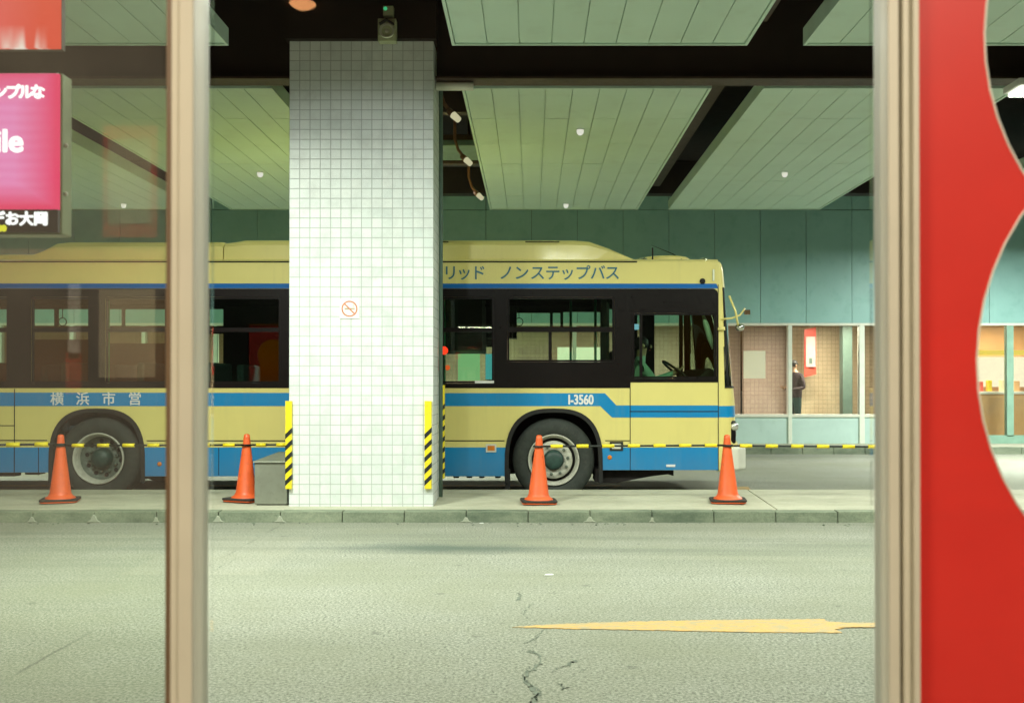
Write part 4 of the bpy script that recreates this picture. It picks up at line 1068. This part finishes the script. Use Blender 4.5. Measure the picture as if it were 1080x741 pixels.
# stickers and fittings
q = MB(); q.box(BX(501), BX(521), BY-.009, BY-.0075, BZ(404), BZ(401.4)); 
obj('window_sticker', q, M['white'], bus)
q = frame_xz(MB(), BX(512.5), BX(523.5), BZ(476.5), BZ(468), .018, BY-.014, BY-.0035)
ir = obj('side_indicator', q, M['capstone'], bus)
obj('lens', MB().box(BX(512.5)+.019, BX(523.5)-.019, BY-.017, BY-.0035, BZ(476.5)+.019, BZ(468)-.019), M['amber'], ir, bevel=0.004)
q = MB(); q.lathe([(0.0,BY-.016),(0.022,BY-.014),(0.027,BY-.003)], (BX(643),0,BZ(482)), 'y', 16); q.lathe([(0.0,BY-.016),(0.022,BY-.014),(0.027,BY-.003)], (BX(168.5),0,BZ(489)), 'y', 16)
obj('reflector', q, M['amber'], bus)
g_ = obj('recessed_handle', frame_xz(MB(), BX(643), BX(657), BZ(475), BZ(465.5), .022, BY-.012, BY-.0035), M['stripeblack'], bus)
obj('card', MB().box(BX(645.5), BX(654.5), BY-.009, BY-.0038, BZ(473), BZ(467.5)), M['capstone'], g_)
obj('reflective_tag', MB().box(BX(702.5), BX(712), BY-.010, BY-.0035, BZ(492), BZ(489.5)), M['white'], bus, bevel=0.002)
q = MB(); q.lathe([(0.0,BY-.03),(0.03,BY-.02),(0.035,BY-.003)], (BX(741),0,BZ(296.5)), 'y', 14)
obj('side_camera', q, M['black'], bus)
obj('grab_clip', MB().box(BX(751.5), BX(753.5), BY-.014, BY-.0015, BZ(296), BZ(284)), M['screwhead'], bus, bevel=0.003)

# front cap: plan superellipse at each level
lev = [(.335,2.46),(.36,2.545),(.50,2.55),(.655,2.54),(.70,2.50),(.97,2.505),(1.105,2.50),(1.17,2.495),(1.33,2.475),(1.5,2.455),(1.8,2.425),(2.1,2.395),(2.35,2.365),(2.50,2.35),(2.62,2.335),(2.72,2.32),(2.775,2.30),(2.80,2.26)]
NA = 40; ex = 3.4
def capx(z, a):
    for (z0, x0), (z1, x1) in zip(lev[:-1], lev[1:]):
        if z0 <= z <= z1: xf = x0 + (x1-x0)*(z-z0)/(z1-z0); break
    return RX + (xf-RX)*math.sin(a)**(2/ex), 1.225*(1-max(0.0, math.cos(a))**(2/ex))
zs = [l[0] for l in lev]
angs = [PI/2*(k/NA)**1.0 for k in range(NA+1)]
V = []; 
for z in zs:
    row = [capx(z, a) for a in angs]
    row = [(x_, y_) for x_, y_ in row] + [(x_, 2.45-y_) for x_, y_ in row[-2::-1]]
    V.append([(x_, BY+y_, z) for x_, y_ in row])
nc = len(V[0])
shell, wind = MB(), MB()
allv = [v_ for r_ in V for v_ in r_]
fs_s, fs_b, fs_g, fs_k = [], [], [], []
for i in range(len(zs)-1):
    for k in range(nc-1):
        f_ = (i*nc+k, i*nc+k+1, (i+1)*nc+k+1, (i+1)*nc+k)
        zc_ = (zs[i]+zs[i+1])/2; xc = (V[i][k][0]+V[i][k+1][0]+V[i+1][k][0]+V[i+1][k+1][0])/4
        if 1.33 < zc_ < 2.50 and xc > BX(763.8): fs_g.append(f_)
        elif 2.50 < zc_ < 2.72 and xc > BX(768): fs_k.append(f_)
        elif .97 < zc_ < 1.105: fs_b.append(f_)
        else: fs_s.append(f_)
shell.add(allv, fs_s, 0, True); shell.add(allv, fs_b, 1, True); shell.add(allv, fs_k, 2, True)
topf = [tuple((len(zs)-1)*nc+k for k in range(nc))]
shell.add(allv, topf, 0); shell.add(allv, [tuple(range(nc))[::-1]], 0)
fp = obj('front_panel', shell, [M['cream'], M['blue'], M['black_gloss']], bus)
ws = MB().add(allv, fs_g, 0, True)
wsc = obj('windscreen', ws, M['windscreen'], bus)
# screen rubber
obj('windscreen_rubber', MB().tube([(V[8][k_][0], V[8][k_][1]-.002, 1.325) for k_ in range(3, nc-3)], 0.012, 6), M['black'], bus)
q = MB(); kk = [k for k in range(nc) if V[10][k][0] > BX(765.5)][0]
q.tube([(V[i][kk][0], V[i][kk][1]-.003, zs[i]) for i in range(8, 14)], 0.012, 8)
obj('windscreen_pillar_seal', q, M['black'], bus)
# driver window to pillar: cream pillar continues (front_panel). headlamp, bumper
def headlamp(y, label=None):
    sgn = 1 if y < BY+1.2 else -1
    h = obj('headlight', MB().box(2.27, 2.425, y, y+.34, .66, .93), M['black_gloss'], bus, bevel=0.02)
    q = MB(); q.ball((2.405, y+.035, .86), .056); q.ball((2.44, y+.24, .76), .06, sx=.6)
    obj('lens', q, M['lens'], h)
headlamp(BY+.045); headlamp(WB-.385)
obj('bumper', MB().xy([(2.30,BY+.02),(2.45,BY+.04),(2.56,BY+.16),(2.60,BY+.4),(2.60,WB-.4),(2.56,WB-.16),(2.45,WB-.04),(2.30,WB-.02)], .34, .62), M['capstone'], bus, bevel=0.03, seg=3)
# mirror stalks and mirrors
q = MB()
z_ = BZ(336.5)
q.tube([(2.24,BY+.0,z_),(2.36,BY-.03,z_+.01),(2.47,BY+.05,z_+.05),(2.54,BY+.1,BZ(324.5))], 0.011, 8)
q.tube([(2.33,BY-.02,BZ(312)),(2.40,BY-.04,BZ(328)),(2.43,BY-.04,BZ(343))], 0.013, 8)
q.tube([(2.20,BY-.01,BZ(347)),(2.28,BY-.03,BZ(346.5))], 0.022, 8)
obj('mirror_arm', q, M['cream'], bus)
q = MB(); q.ball((2.46,BY+.0,BZ(345)), .055, sz=.8, sx=1.0); q.box(2.53, 2.60, BY+.08, BY+.12, BZ(331), BZ(326))
obj('mirror', q, M['chrome'], bus)
q = MB(); q.tube([(BX(743),BY+.14,BZ(329)),(BX(747),BY+.12,BZ(343)),(BX(751),BY+.11,BZ(357)),(BX(753),BY+.11,BZ(368))], [.012,.035,.035,.010], 10)  # pale solid strip in place of the far windscreen's reflection
obj('windscreen_reflection', q, M['capstone'], bus)
# cab interior
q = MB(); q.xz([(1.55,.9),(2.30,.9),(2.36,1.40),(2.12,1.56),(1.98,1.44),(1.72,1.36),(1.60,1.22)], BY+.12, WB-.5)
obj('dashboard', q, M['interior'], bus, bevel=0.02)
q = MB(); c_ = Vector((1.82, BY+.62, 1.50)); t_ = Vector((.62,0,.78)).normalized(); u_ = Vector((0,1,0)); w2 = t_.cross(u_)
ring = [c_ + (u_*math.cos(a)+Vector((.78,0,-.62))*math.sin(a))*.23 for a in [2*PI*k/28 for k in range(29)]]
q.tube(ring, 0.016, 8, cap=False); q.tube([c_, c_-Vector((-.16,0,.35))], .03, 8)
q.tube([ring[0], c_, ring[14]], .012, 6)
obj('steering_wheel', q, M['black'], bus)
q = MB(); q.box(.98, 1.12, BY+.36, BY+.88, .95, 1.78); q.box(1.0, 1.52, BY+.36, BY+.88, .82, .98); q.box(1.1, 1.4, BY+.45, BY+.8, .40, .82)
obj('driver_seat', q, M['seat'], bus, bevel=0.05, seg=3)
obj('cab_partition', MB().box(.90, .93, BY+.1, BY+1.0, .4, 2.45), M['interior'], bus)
# seats, poles, straps
si = MB()
for xx in (-7.3,-6.5,-5.6,-4.7,-3.9):
    for yy in (BY+.12, WB-1.0): si.box(xx, xx+.10, yy, yy+.85, .8, 1.62); si.box(xx+.1, xx+.45, yy, yy+.85, .75, .87)
for xx in (-2.6,-1.7,-.6,.15): si.box(xx, xx+.09, WB-.95, WB-.12, .6, 1.42); si.box(xx+.09, xx+.45, WB-.95, WB-.12, .55, .67)
obj('passenger_seat', si, M['seat'], bus, bevel=0.03)
q = MB()
for xx, yy in ((.52,BY+1.3),(.83,BY+1.1),(-1.1,BY+.9),(-2.9,BY+1.4),(-4.4,BY+1.2),(-5.4,BY+1.0),(.98,BY+1.55)): q.tube([(xx,yy,.4),(xx,yy,2.56)], .017, 8)
obj('grab_pole', q, M['pole'], bus)
q = MB()
for yy in (BY+.75, WB-.75): q.tube([(-7.5,yy,2.42),(.8,yy,2.42)], .014, 8)
for k in range(6):
    xx = -7.3+k*1.43
    for yy in (BY+.75,):
        q.tube([(xx,yy,2.42),(xx,yy,2.19)], .005, 6)
        q.tube([(xx+.05*math.cos(t),yy,2.14+.05*math.sin(t)) for t in [2*PI*j/16 for j in range(17)]], .006, 6, cap=False)
obj('hand_strap', q, M['black'], bus)
x0, z1 = P(483,373,BY+1.5); x1, z0 = P(506,401,BY+1.5)
obj('notice_board', MB().box(x0, x1, BY+1.5, BY+1.53, z0, z1), M['lit_green'], bus)
x0, z1 = P(512,373,BY+1.6); x1, z0 = P(519,400,BY+1.6)
obj('lit_panel', MB().box(x0, x1, BY+1.6, BY+1.63, z0, z1), M['lit_cyan'], bus)
xx, zz = P(472,387.5,BY+1.0); q = MB(); q.ball((xx,BY+1.0,zz), .033)
obj('stop_button', q, M['lit_red'], bus)
xx, zz = P(671,344.5,BY+.5)
obj('lit_button', MB().box(xx-.035, xx+.035, BY+.5, BY+.52, zz-.035, zz+.035), emis('pale_blue_lamp', (.35,.65,.95), .9), bus, bevel=0.01)
q = MB(); q.box(-1.9, -.62, BY+.9, WB-.3, 1.78, 2.5); q.box(-.62, -.2, WB-.35, WB-.04, 2.0, 2.5)
obj('bulkhead', q, M['interior'], bus)

# ================================================================== PEOPLE
def skin_body(joints, edges, root=0, sub=2):
    me = bpy.data.meshes.new('body_tmp'); me.from_pydata([j[0] for j in joints], edges, [])
    o = bpy.data.objects.new('body_tmp', me); COL.objects.link(o)
    sk = o.modifiers.new('skin', 'SKIN'); sk.use_smooth_shade = True
    d = me.skin_vertices[0].data
    for i, j in enumerate(joints):
        r = j[1]; d[i].radius = (r, r) if not isinstance(r, tuple) else r; d[i].use_root = (i == root)
    s = o.modifiers.new('sub', 'SUBSURF'); s.levels = sub; s.render_levels = sub
    bpy.context.view_layer.update()
    out = bpy.data.meshes.new_from_object(o.evaluated_get(bpy.context.evaluated_depsgraph_get()))
    bpy.data.objects.remove(o); bpy.data.meshes.remove(me)
    return out
def person(base, yaw, J, label, zones, mats, hair_c, hair_r, face_dir, head_c):
    """J: name -> (local pos, radius); body is one continuous skinned mesh"""
    names = list(J.keys())
    E = [('pelvis','waist'),('waist','chest'),('chest','neck'),('neck','head'),('head','crown'),
         ('chest','shl'),('shl','ell'),('ell','wrl'),('wrl','pal'),('chest','shr'),('shr','elr'),('elr','wrr'),('wrr','par'),
         ('pelvis','hil'),('hil','knl'),('knl','anl'),('anl','tol'),('pelvis','hir'),('hir','knr'),('knr','anr'),('anr','tor')]
    joints = [(Vector(J[n][0]), J[n][1]) for n in names]
    edges = [(names.index(a), names.index(b)) for a, b in E]
    for s in ('l', 'r'):     # five fingers rooted in the palm
        pw_ = Vector(J['pa'+s][0]); wr = Vector(J['wr'+s][0]); dr = (pw_-wr).normalized(); sd = dr.cross(Vector((0.1,0.2,1))).normalized(); dn = dr.cross(sd)
        for k, (off, L) in enumerate(((-.030,.055),(-.010,.068),(.010,.072),(.030,.062),(-.045,.04))):
            i0 = len(joints); thumb = k == 4
            a = pw_ + sd*off + (dr*.012 if not thumb else -dr*.02)
            m_ = a + dr*L*.5 + (sd*-.018 if thumb else 0*sd); e = m_ + dr*L*.4 - dn*.02
            joints += [(a, .009), (m_, .0085), (e, .007)]
            edges += [(names.index('pa'+s), i0), (i0, i0+1), (i0+1, i0+2)]
    me = skin_body(joints, edges, names.index('pelvis'))
    R = Matrix.Translation(base) @ Matrix.Rotation(yaw, 4, 'Z')
    for m in mats: me.materials.append(m)
    for p_ in me.polygons: p_.material_index = zones(p_.center)
    idx = [p_.material_index for p_ in me.polygons]
    me.transform(R)
    o = obj('person', me, mats, None, origin=base)
    for p_, i in zip(o.data.polygons, idx): p_.material_index = i
    tag(o, label, 'person')
    # facial features and hair as children
    hc = Vector(head_c); fd = Vector(face_dir).normalized(); sd = Vector((0,0,1)).cross(fd).normalized(); up = fd.cross(sd)
    q = MB()
    c = hc - fd*.018 + up*.03
    q.ball((c.x, c.y, c.z), hair_r, n=18, sz=.95)
    q.v = [tuple(Vector(v_) if (Vector(v_)-hc).dot(fd) < .05 or (Vector(v_)-hc).dot(up) > .06 else hc + (Vector(v_)-hc)*.9) for v_ in q.v]
    q.v = [tuple(R @ Vector(v_)) for v_ in q.v]; obj('hair', q, M['hair'], o)
    q = MB(); a = hc + fd*.095 - up*.005
    q.tube([a+up*.03, a+fd*.012-up*.002, a-up*.014], [.008,.014,.010], 8)
    q.v = [tuple(R @ Vector(v_)) for v_ in q.v]; obj('nose', q, M['skin'], o)
    for s in (-1, 1):
        q = MB(); e = hc + fd*.088 + sd*s*.032 + up*.018; q.ball(tuple(e), .012, n=10); q.v = [tuple(R @ Vector(v_)) for v_ in q.v]; obj('eye', q, M['hair'], o)
        q = MB(); e = hc + sd*s*.082 - fd*.005; q.ball(tuple(e), .024, n=10, sz=1.3); q.v = [tuple(R @ Vector(v_)) for v_ in q.v]; obj('ear', q, M['skin'], o)
    q = MB(); e = hc + fd*.092 - up*.045; q.tube([e-sd*.022, e, e+sd*.022], .005, 6); q.v = [tuple(R @ Vector(v_)) for v_ in q.v]; obj('mouth', q, M['posterred'], o)
    return o
# person standing in the waiting room, facing left (-x), looking down at the hands
J = {'pelvis':((0,0,.93),(.16,.12)),'waist':((.0,0,1.08),(.15,.11)),'chest':((.01,0,1.32),(.18,.13)),'neck':((-.03,0,1.50),.055),'head':((-.05,0,1.60),(.085,.075)),'crown':((-.055,0,1.69),(.078,.07)),
     'shl':((.02,.17,1.40),.065),'ell':((.04,.24,1.14),.048),'wrl':((-.20,.12,1.12),.032),'pal':((-.28,.08,1.15),(.036,.02)),
     'shr':((.02,-.17,1.40),.065),'elr':((.05,-.24,1.14),.048),'wrr':((-.19,-.13,1.10),.032),'par':((-.27,-.09,1.13),(.036,.02)),
     'hil':((0,.09,.86),.095),'knl':((-.03,.10,.48),.062),'anl':((.02,.11,.09),.045),'tol':((-.14,.12,.04),.038),
     'hir':((0,-.09,.86),.095),'knr':((-.01,-.10,.48),.062),'anr':((.04,-.11,.09),.045),'tor':((-.12,-.12,.04),.038)}
def zn(c):
    if c.z > 1.485: return 1
    if c.x < -.215 and c.z > 1.0: return 1
    if c.z < .10: return 3
    if c.z < .93: return 2
    return 0
px_, pz_ = P(838.5,0,22.0)
person(Vector((px_, 22.0, .14)), 0.45, J, 'person in a dark jacket standing in the waiting room, head bent over their hands', zn, [M['jacket'], M['skin'], M['trousers'], M['shoe']], None, .100, (-1,0,-.35), (-.055,0,1.635))
# driver, seated, facing +x
J = {'pelvis':((0,0,.10),(.15,.14)),'waist':((-.01,0,.24),(.14,.12)),'chest':((.0,0,.46),(.17,.13)),'neck':((.03,0,.64),.052),'head':((.05,0,.74),(.082,.074)),'crown':((.045,0,.83),(.078,.07)),
     'shl':((.0,.18,.55),.065),'ell':((.16,.24,.33),.046),'wrl':((.40,.20,.42),.032),'pal':((.47,.18,.46),(.034,.022)),
     'shr':((.0,-.18,.55),.065),'elr':((.18,-.24,.34),.046),'wrr':((.42,-.18,.44),.032),'par':((.49,-.16,.48),(.034,.022)),
     'hil':((.10,.10,.08),.09),'knl':((.44,.13,.10),.062),'anl':((.50,.13,-.32),.045),'tol':((.66,.13,-.37),.038),
     'hir':((.10,-.10,.08),.09),'knr':((.44,-.13,.10),.062),'anr':((.50,-.13,-.32),.045),'tor':((.66,-.13,-.37),.038)}
def zn2(c):
    if c.z > .645: return 1
    if c.x > .40 and c.z > .35: return 1
    if c.z < -.30: return 3
    if c.z < .13: return 2
    return 0
dr = person(Vector((1.33, BY+.62, 1.06)), 0.0, J, 'bus driver in a pale green shirt seated behind the steering wheel', zn2, [M['shirt'], M['skin'], M['trousers'], M['shoe']], None, .098, (1,0,-.05), (.055,0,.77))

# ================================================================== SHELTER WINDOW (near the camera)
GY = 1.2; s_ = F/GY
def WX(px): return (px-CX)/s_
def WZ(py): return H + (CY-py)/s_
def post(strips, label, zb_=0.0, zt_=2.7):
    """strips: (px0, px1, y_front, y_back, material) side by side profile pieces"""
    xm = WX((strips[0][0]+strips[-1][1])/2)
    r = empty('window_post', (xm, GY, zb_), label, 'window post')
    for a, b, y0, y1, m, nm in strips:
        obj(nm, MB().box(WX(a)+.0002, WX(b)-.0002, y0, y1, zb_, zt_), M[m], r, bevel=0.0014)
    return r
XI = -.4015   # inner side of the left post, seen as a receding face
post([(175.5,184,GY-.004,GY+.02,'alu_dark','shadow_edge'),(184,193,GY-.014,GY+.03,'alu_warm','frame_lip'),(193,(XI*s_+CX),GY-.018,GY+.042,'alu_warm','frame_face')],  # first brown strip paints the shadow along the post's left edge
     'pale aluminium window post left of the tiled pillar, close to the camera')
XO = .4275
post([(XO*s_+CX,946,GY-.010,GY+.042,'alu_warm','frame_face'),(946,949,GY-.0,GY+.03,'alu_dark','groove'),(949,957,GY-.012,GY+.03,'alu_warm','frame_lip'),(957,964,GY-.020,GY+.02,'alu_warm','edge_bead')],
     'cream aluminium window post along the left edge of the red panel')
def glasspane(px0, px1, m, label, extra=()):
    return tag(obj('glass_pane', MB().box(WX(px0), WX(px1), GY+.004, GY+.009, 0.02, 2.68), M[m]), label, 'glass pane')
glasspane(-900, 175, 'leftglass', 'reflective glass pane with painted-in milky haze left of the left window post')
glasspane(222, 921, 'clearglass', 'large clear glass pane between the two window posts')
glasspane(972, 1900, 'clearglass', 'glass pane behind the red panel on the right')
# red film with a figure-eight opening
def eight(cx_, cz1, cz2, R1, R2, n=40):
    # union of two overlapping circles of slightly different size
    d_ = cz2-cz1; a_ = (d_*d_+R1*R1-R2*R2)/(2*d_)
    b1 = math.asin(a_/R1); b2 = math.asin((d_-a_)/R2); pts = []
    for k in range(n+1):
        a = b1 - (PI+2*b1)*k/n; pts.append((cx_+R1*math.cos(a), cz1+R1*math.sin(a)))
    for k in range(1, n):
        a = PI+b2 - (PI+2*b2)*k/n; pts.append((cx_+R2*math.cos(a), cz2+R2*math.sin(a)))
    return pts
def red_panel(x0, x1, cx_, cz1, cz2, R, R2, y, label):
    r = empty('red_signboard', ((x0+x1)/2, y, 0.02), label, 'signboard')
    e = eight(cx_, cz1, cz2, R, R2)
    obj('red_sheet', plate([(x0,.02),(x1,.02),(x1,2.68),(x0,2.68)], [e], y, 0.002), M['redfilm'], r)
    q = MB(); q.tube([(a, y, b) for a, b in e + e[:1]], 0.0013, 8, cap=False)
    obj('opening_rim', q, M['capstone'], r)
red_panel(WX(964.5), WX(971.5)+1.0, WX(1311), WZ(383), WZ(39), 281/s_, 272/s_, GY-.001, 'translucent red panel with a figure-eight opening at the right edge')
red_panel(-6.30, -5.2, -5.77, 1.62, 2.02, .34, .34, GY+.02, 'second holed red panel further left along the shelter, seen mirrored in the bus window')
# shelter shell
q = MB(); q.box(-7.2, 3.0, GY-.05, GY+.10, 2.705, 4.5); q.box(-7.2, -6.32, GY-.05, GY+.06, 0, 2.7); q.box(-5.18, WX(-900)-.01, GY-.05, GY+.06, 0, 2.7); q.box(WX(1900)+.01, 3.0, GY-.05, GY+.06, 0, 2.7)
struct('shelter_wall', q, M['steel'])
q = MB(); q.box(-3.6, 3.0, -4.0, GY-.06, -.05, .015)
struct('room_floor', q, M['room_floor'])
struct('room_ceiling', MB().box(-3.6, 3.0, -4.0, GY-.06, 2.78, 2.85), M['room_wall'])
q = MB(); q.box(-3.6, 3.0, -4.1, -4.0, 0, 2.78); q.box(-3.7, -3.6, -4.1, GY-.06, 0, 2.78); q.box(3.0, 3.1, -4.1, GY-.06, 0, 2.78)
struct('room_walls', q, M['board'])
# notice board behind the camera that the left pane mirrors
nb = empty('notice_board', (-1.9, -1.25, 0), 'tall freestanding notice board inside the shelter, mirrored in the left pane', 'notice board')
obj('board_panel', MB().box(-2.7, -1.22, -1.28, -1.24, .1, 2.6), M['board'], nb)
def vb(px0, px1, py0, py1):   # where the left pane would mirror it
    d = 2*GY+1.24; return (px0-CX)*d/F, (px1-CX)*d/F, H+(CY-py1)*d/F, H+(CY-py0)*d/F
a, b, c, d = vb(108,165,132,250)
po = empty('wall_poster', ((a+b)/2, -1.23, c), 'red framed poster on the notice board, mirrored above the bus roof', 'poster')
obj('poster_frame', MB().box(a, b, -1.236, -1.228, c, d), M['posterred'], po)
obj('print', MB().box(a+.02, b-.02, -1.227, -1.224, c+.05, d-.05), M['paper'], po)
a, b, c, d = vb(104,163,305,398)
tag(obj('pinned_sheet', MB().box(a, b, -1.236, -1.230, c, d), M['paper']), 'large cream sheet pinned on the notice board, mirrored over the bus windows', 'notice')
a, b, c, d = vb(69,85,372,416)
tag(obj('pinned_card', MB().box(a, b, -1.236, -1.230, c, d), M['posterred']), 'narrow red card pinned on the notice board beside the cream sheet', 'notice')
a, b, c, d = vb(71,84,295,378)
tag(obj('pinned_strip', MB().box(a, b, -1.236, -1.230, c, d), M['white']), 'narrow white strip pinned above the red card', 'notice')
a, b, c, d = vb(-60,172,262,299)
tag(obj('pinned_banner', MB().box(a, b, -1.236, -1.230, c, d), simple('faded_pink_paper', (.62,.30,.20), .8)), 'faded pink banner across the notice board', 'banner')
# interior lamps
def room_lamp(loc, sx, sy, power, col, label):
    r = empty('room_lamp', loc, label, 'lamp')
    obj('lamp_body', MB().box(loc[0]-sx/2-.02, loc[0]+sx/2+.02, loc[1]-sy/2-.02, loc[1]+sy/2+.02, loc[2]+.012, 2.778), M['white'], r)
    obj('diffuser', MB().box(loc[0]-sx/2, loc[0]+sx/2, loc[1]-sy/2, loc[1]+sy/2, loc[2], loc[2]+.01), M['lamp_white'], r)
    area('room_light', (loc[0], loc[1], loc[2]-.01), sx, sy, power, col)
room_lamp((-1.3,-.25,2.72), .9, .2, 60, (1.0,.84,.62), 'ceiling lamp of the shelter over the notice board')
room_lamp((.9,-.2,2.72), .9, .2, 50, (1.0,.88,.70), 'ceiling lamp of the shelter near the red panel')
# orange pendant mirrored at the top edge
d = 2*GY+1.3; xx = (318-CX)*d/F; zz = H+(CY+11)*d/F
og = empty('orange_lamp', (xx, -1.3, zz), 'round orange pendant lamp in the shelter, mirrored at the top edge of the view', 'lamp')
q = MB(); q.ball((xx,-1.3,zz), .068); obj('globe', q, M['lamp_orange'], og)
obj('cord', MB().tube([(xx,-1.3,zz+.05),(xx,-1.3,2.79)], .006, 6), M['black'], og)

# pink screen hanging outside the left pane
SY = 2.35; s2 = F/SY
def SXp(px): return (px-CX)/s2
def SZp(py): return H+(CY-py)/s2
xr, zt_, zb_ = SXp(60.5), SZp(77), SZp(244.5)
W_ = 0.68; xl = xr-W_; cxm = (xl+xr)/2
sc = empty('pink_screen', (cxm, SY+.04, zb_), 'bright pink advertising screen hanging outside at the upper left', 'screen')
obj('screen_case', MB().box(xl-.03, SXp(62), SY+.012, SY+.066, SZp(246.5), SZp(74.5)), simple('olive_screen_case', (.22,.25,.13), .35, metal=.3), sc, bevel=0.004)
zband = SZp(220.5)
me_ = MB().box(xl, xr, SY, SY+.011, zband, zt_)
o = obj('picture', me_, M['pinkscreen'], sc)
obj('caption_band', MB().box(xl, xr, SY, SY+.011, zb_, zband-.0005), simple('caption_black', (.02,.006,.01), .4), sc)
q = text_mb([('ン', SXp(-1), SZp(102.5), .036), ('プ', SXp(13), SZp(102.5), .036), ('ル', SXp(26.5), SZp(102.5), .036), ('な', SXp(39), SZp(102.5), .036)], SY-.001, bold=.0014)
text_mb([('ile', SXp(9), SZp(159.5), .074)], SY-.001, bold=.0022, mb=q)
text_mb([('デお大岡', SXp(20), SZp(236), .034)], SY-.001, bold=.0014, mb=q)
obj('caption', q, M['screen_white'], sc)
obj('caption', text_mb([('30', SXp(2), SZp(243.4), .018)], SY-.001, bold=.0018), M['screen_yellow'], sc)
q = MB()
for py in (150, 202): q.ball((SXp(62)+.001, SY+.03, SZp(py)), .006, n=10)
obj('screw', q, M['capstone'], sc)
obj('hanger', MB().tube([(cxm-.2,SY+.06,SZp(72)),(cxm-.2,SY+.06,4.5)], .02, 10), M['steel2'], sc)
# red lit box above it
hb = empty('red_lit_box', (cxm, SY+.06, SZp(50)), 'red lit advertising box above the pink screen', 'sign')
obj('sign_case', MB().box(xl, SXp(61.5), SY+.012, SY+.03, SZp(49.5), SZp(-40)), M['steel2'], hb)
obj('picture', MB().box(xl+.002, SXp(61.2), SY, SY+.011, SZp(49.8), SZp(-40)), M['redheader'], hb)
obj('hanger', MB().tube([(cxm+.1,SY+.08,SZp(-40)),(cxm+.1,SY+.08,4.5)], .02, 10), M['steel2'], hb)

# ================================================================== WORLD, CAMERA, RENDER
w = bpy.data.worlds.new('World'); SC.world = w; w.use_nodes = True
nt = w.node_tree
for n in list(nt.nodes): nt.nodes.remove(n)
wo = nt.nodes.new('ShaderNodeOutputWorld'); bg = nt.nodes.new('ShaderNodeBackground'); sky = nt.nodes.new('ShaderNodeTexSky')
sky.sky_type = 'NISHITA'; sky.sun_disc = False; sky.sun_elevation = math.radians(0.5); sky.sun_rotation = math.radians(200)
nt.links.new(sky.outputs[0], bg.inputs[0]); bg.inputs[1].default_value = 0.05
nt.links.new(bg.outputs[0], wo.inputs[0])

cam = bpy.data.cameras.new('camera'); co = bpy.data.objects.new('camera', cam); COL.objects.link(co)
pitch = 0.35
cam.sensor_width = 36; cam.lens = 35.0; cam.sensor_fit = 'HORIZONTAL'
co.location = (0, 0, H); co.rotation_euler = (math.radians(90+pitch), 0, 0)
cam.shift_x = -20/1080
cam.shift_y = (34.5 - F*math.tan(math.radians(pitch)))/1080
cam.clip_start = 0.02; cam.clip_end = 500
cam.dof.use_dof = True; cam.dof.focus_distance = 11.6; cam.dof.aperture_fstop = 6.5
SC.camera = co
SC.view_settings.view_transform = 'Standard'; SC.view_settings.look = 'None'; SC.view_settings.gamma = 1; SC.view_settings.exposure = 0.0
SC.view_settings.use_curve_mapping = False
SC.cycles.use_denoising = True
SC.cycles.max_bounces = 10; SC.cycles.transparent_max_bounces = 16; SC.cycles.diffuse_bounces = 5
SC.cycles.sample_clamp_indirect = 6; SC.cycles.caustics_reflective = False; SC.cycles.caustics_refractive = False
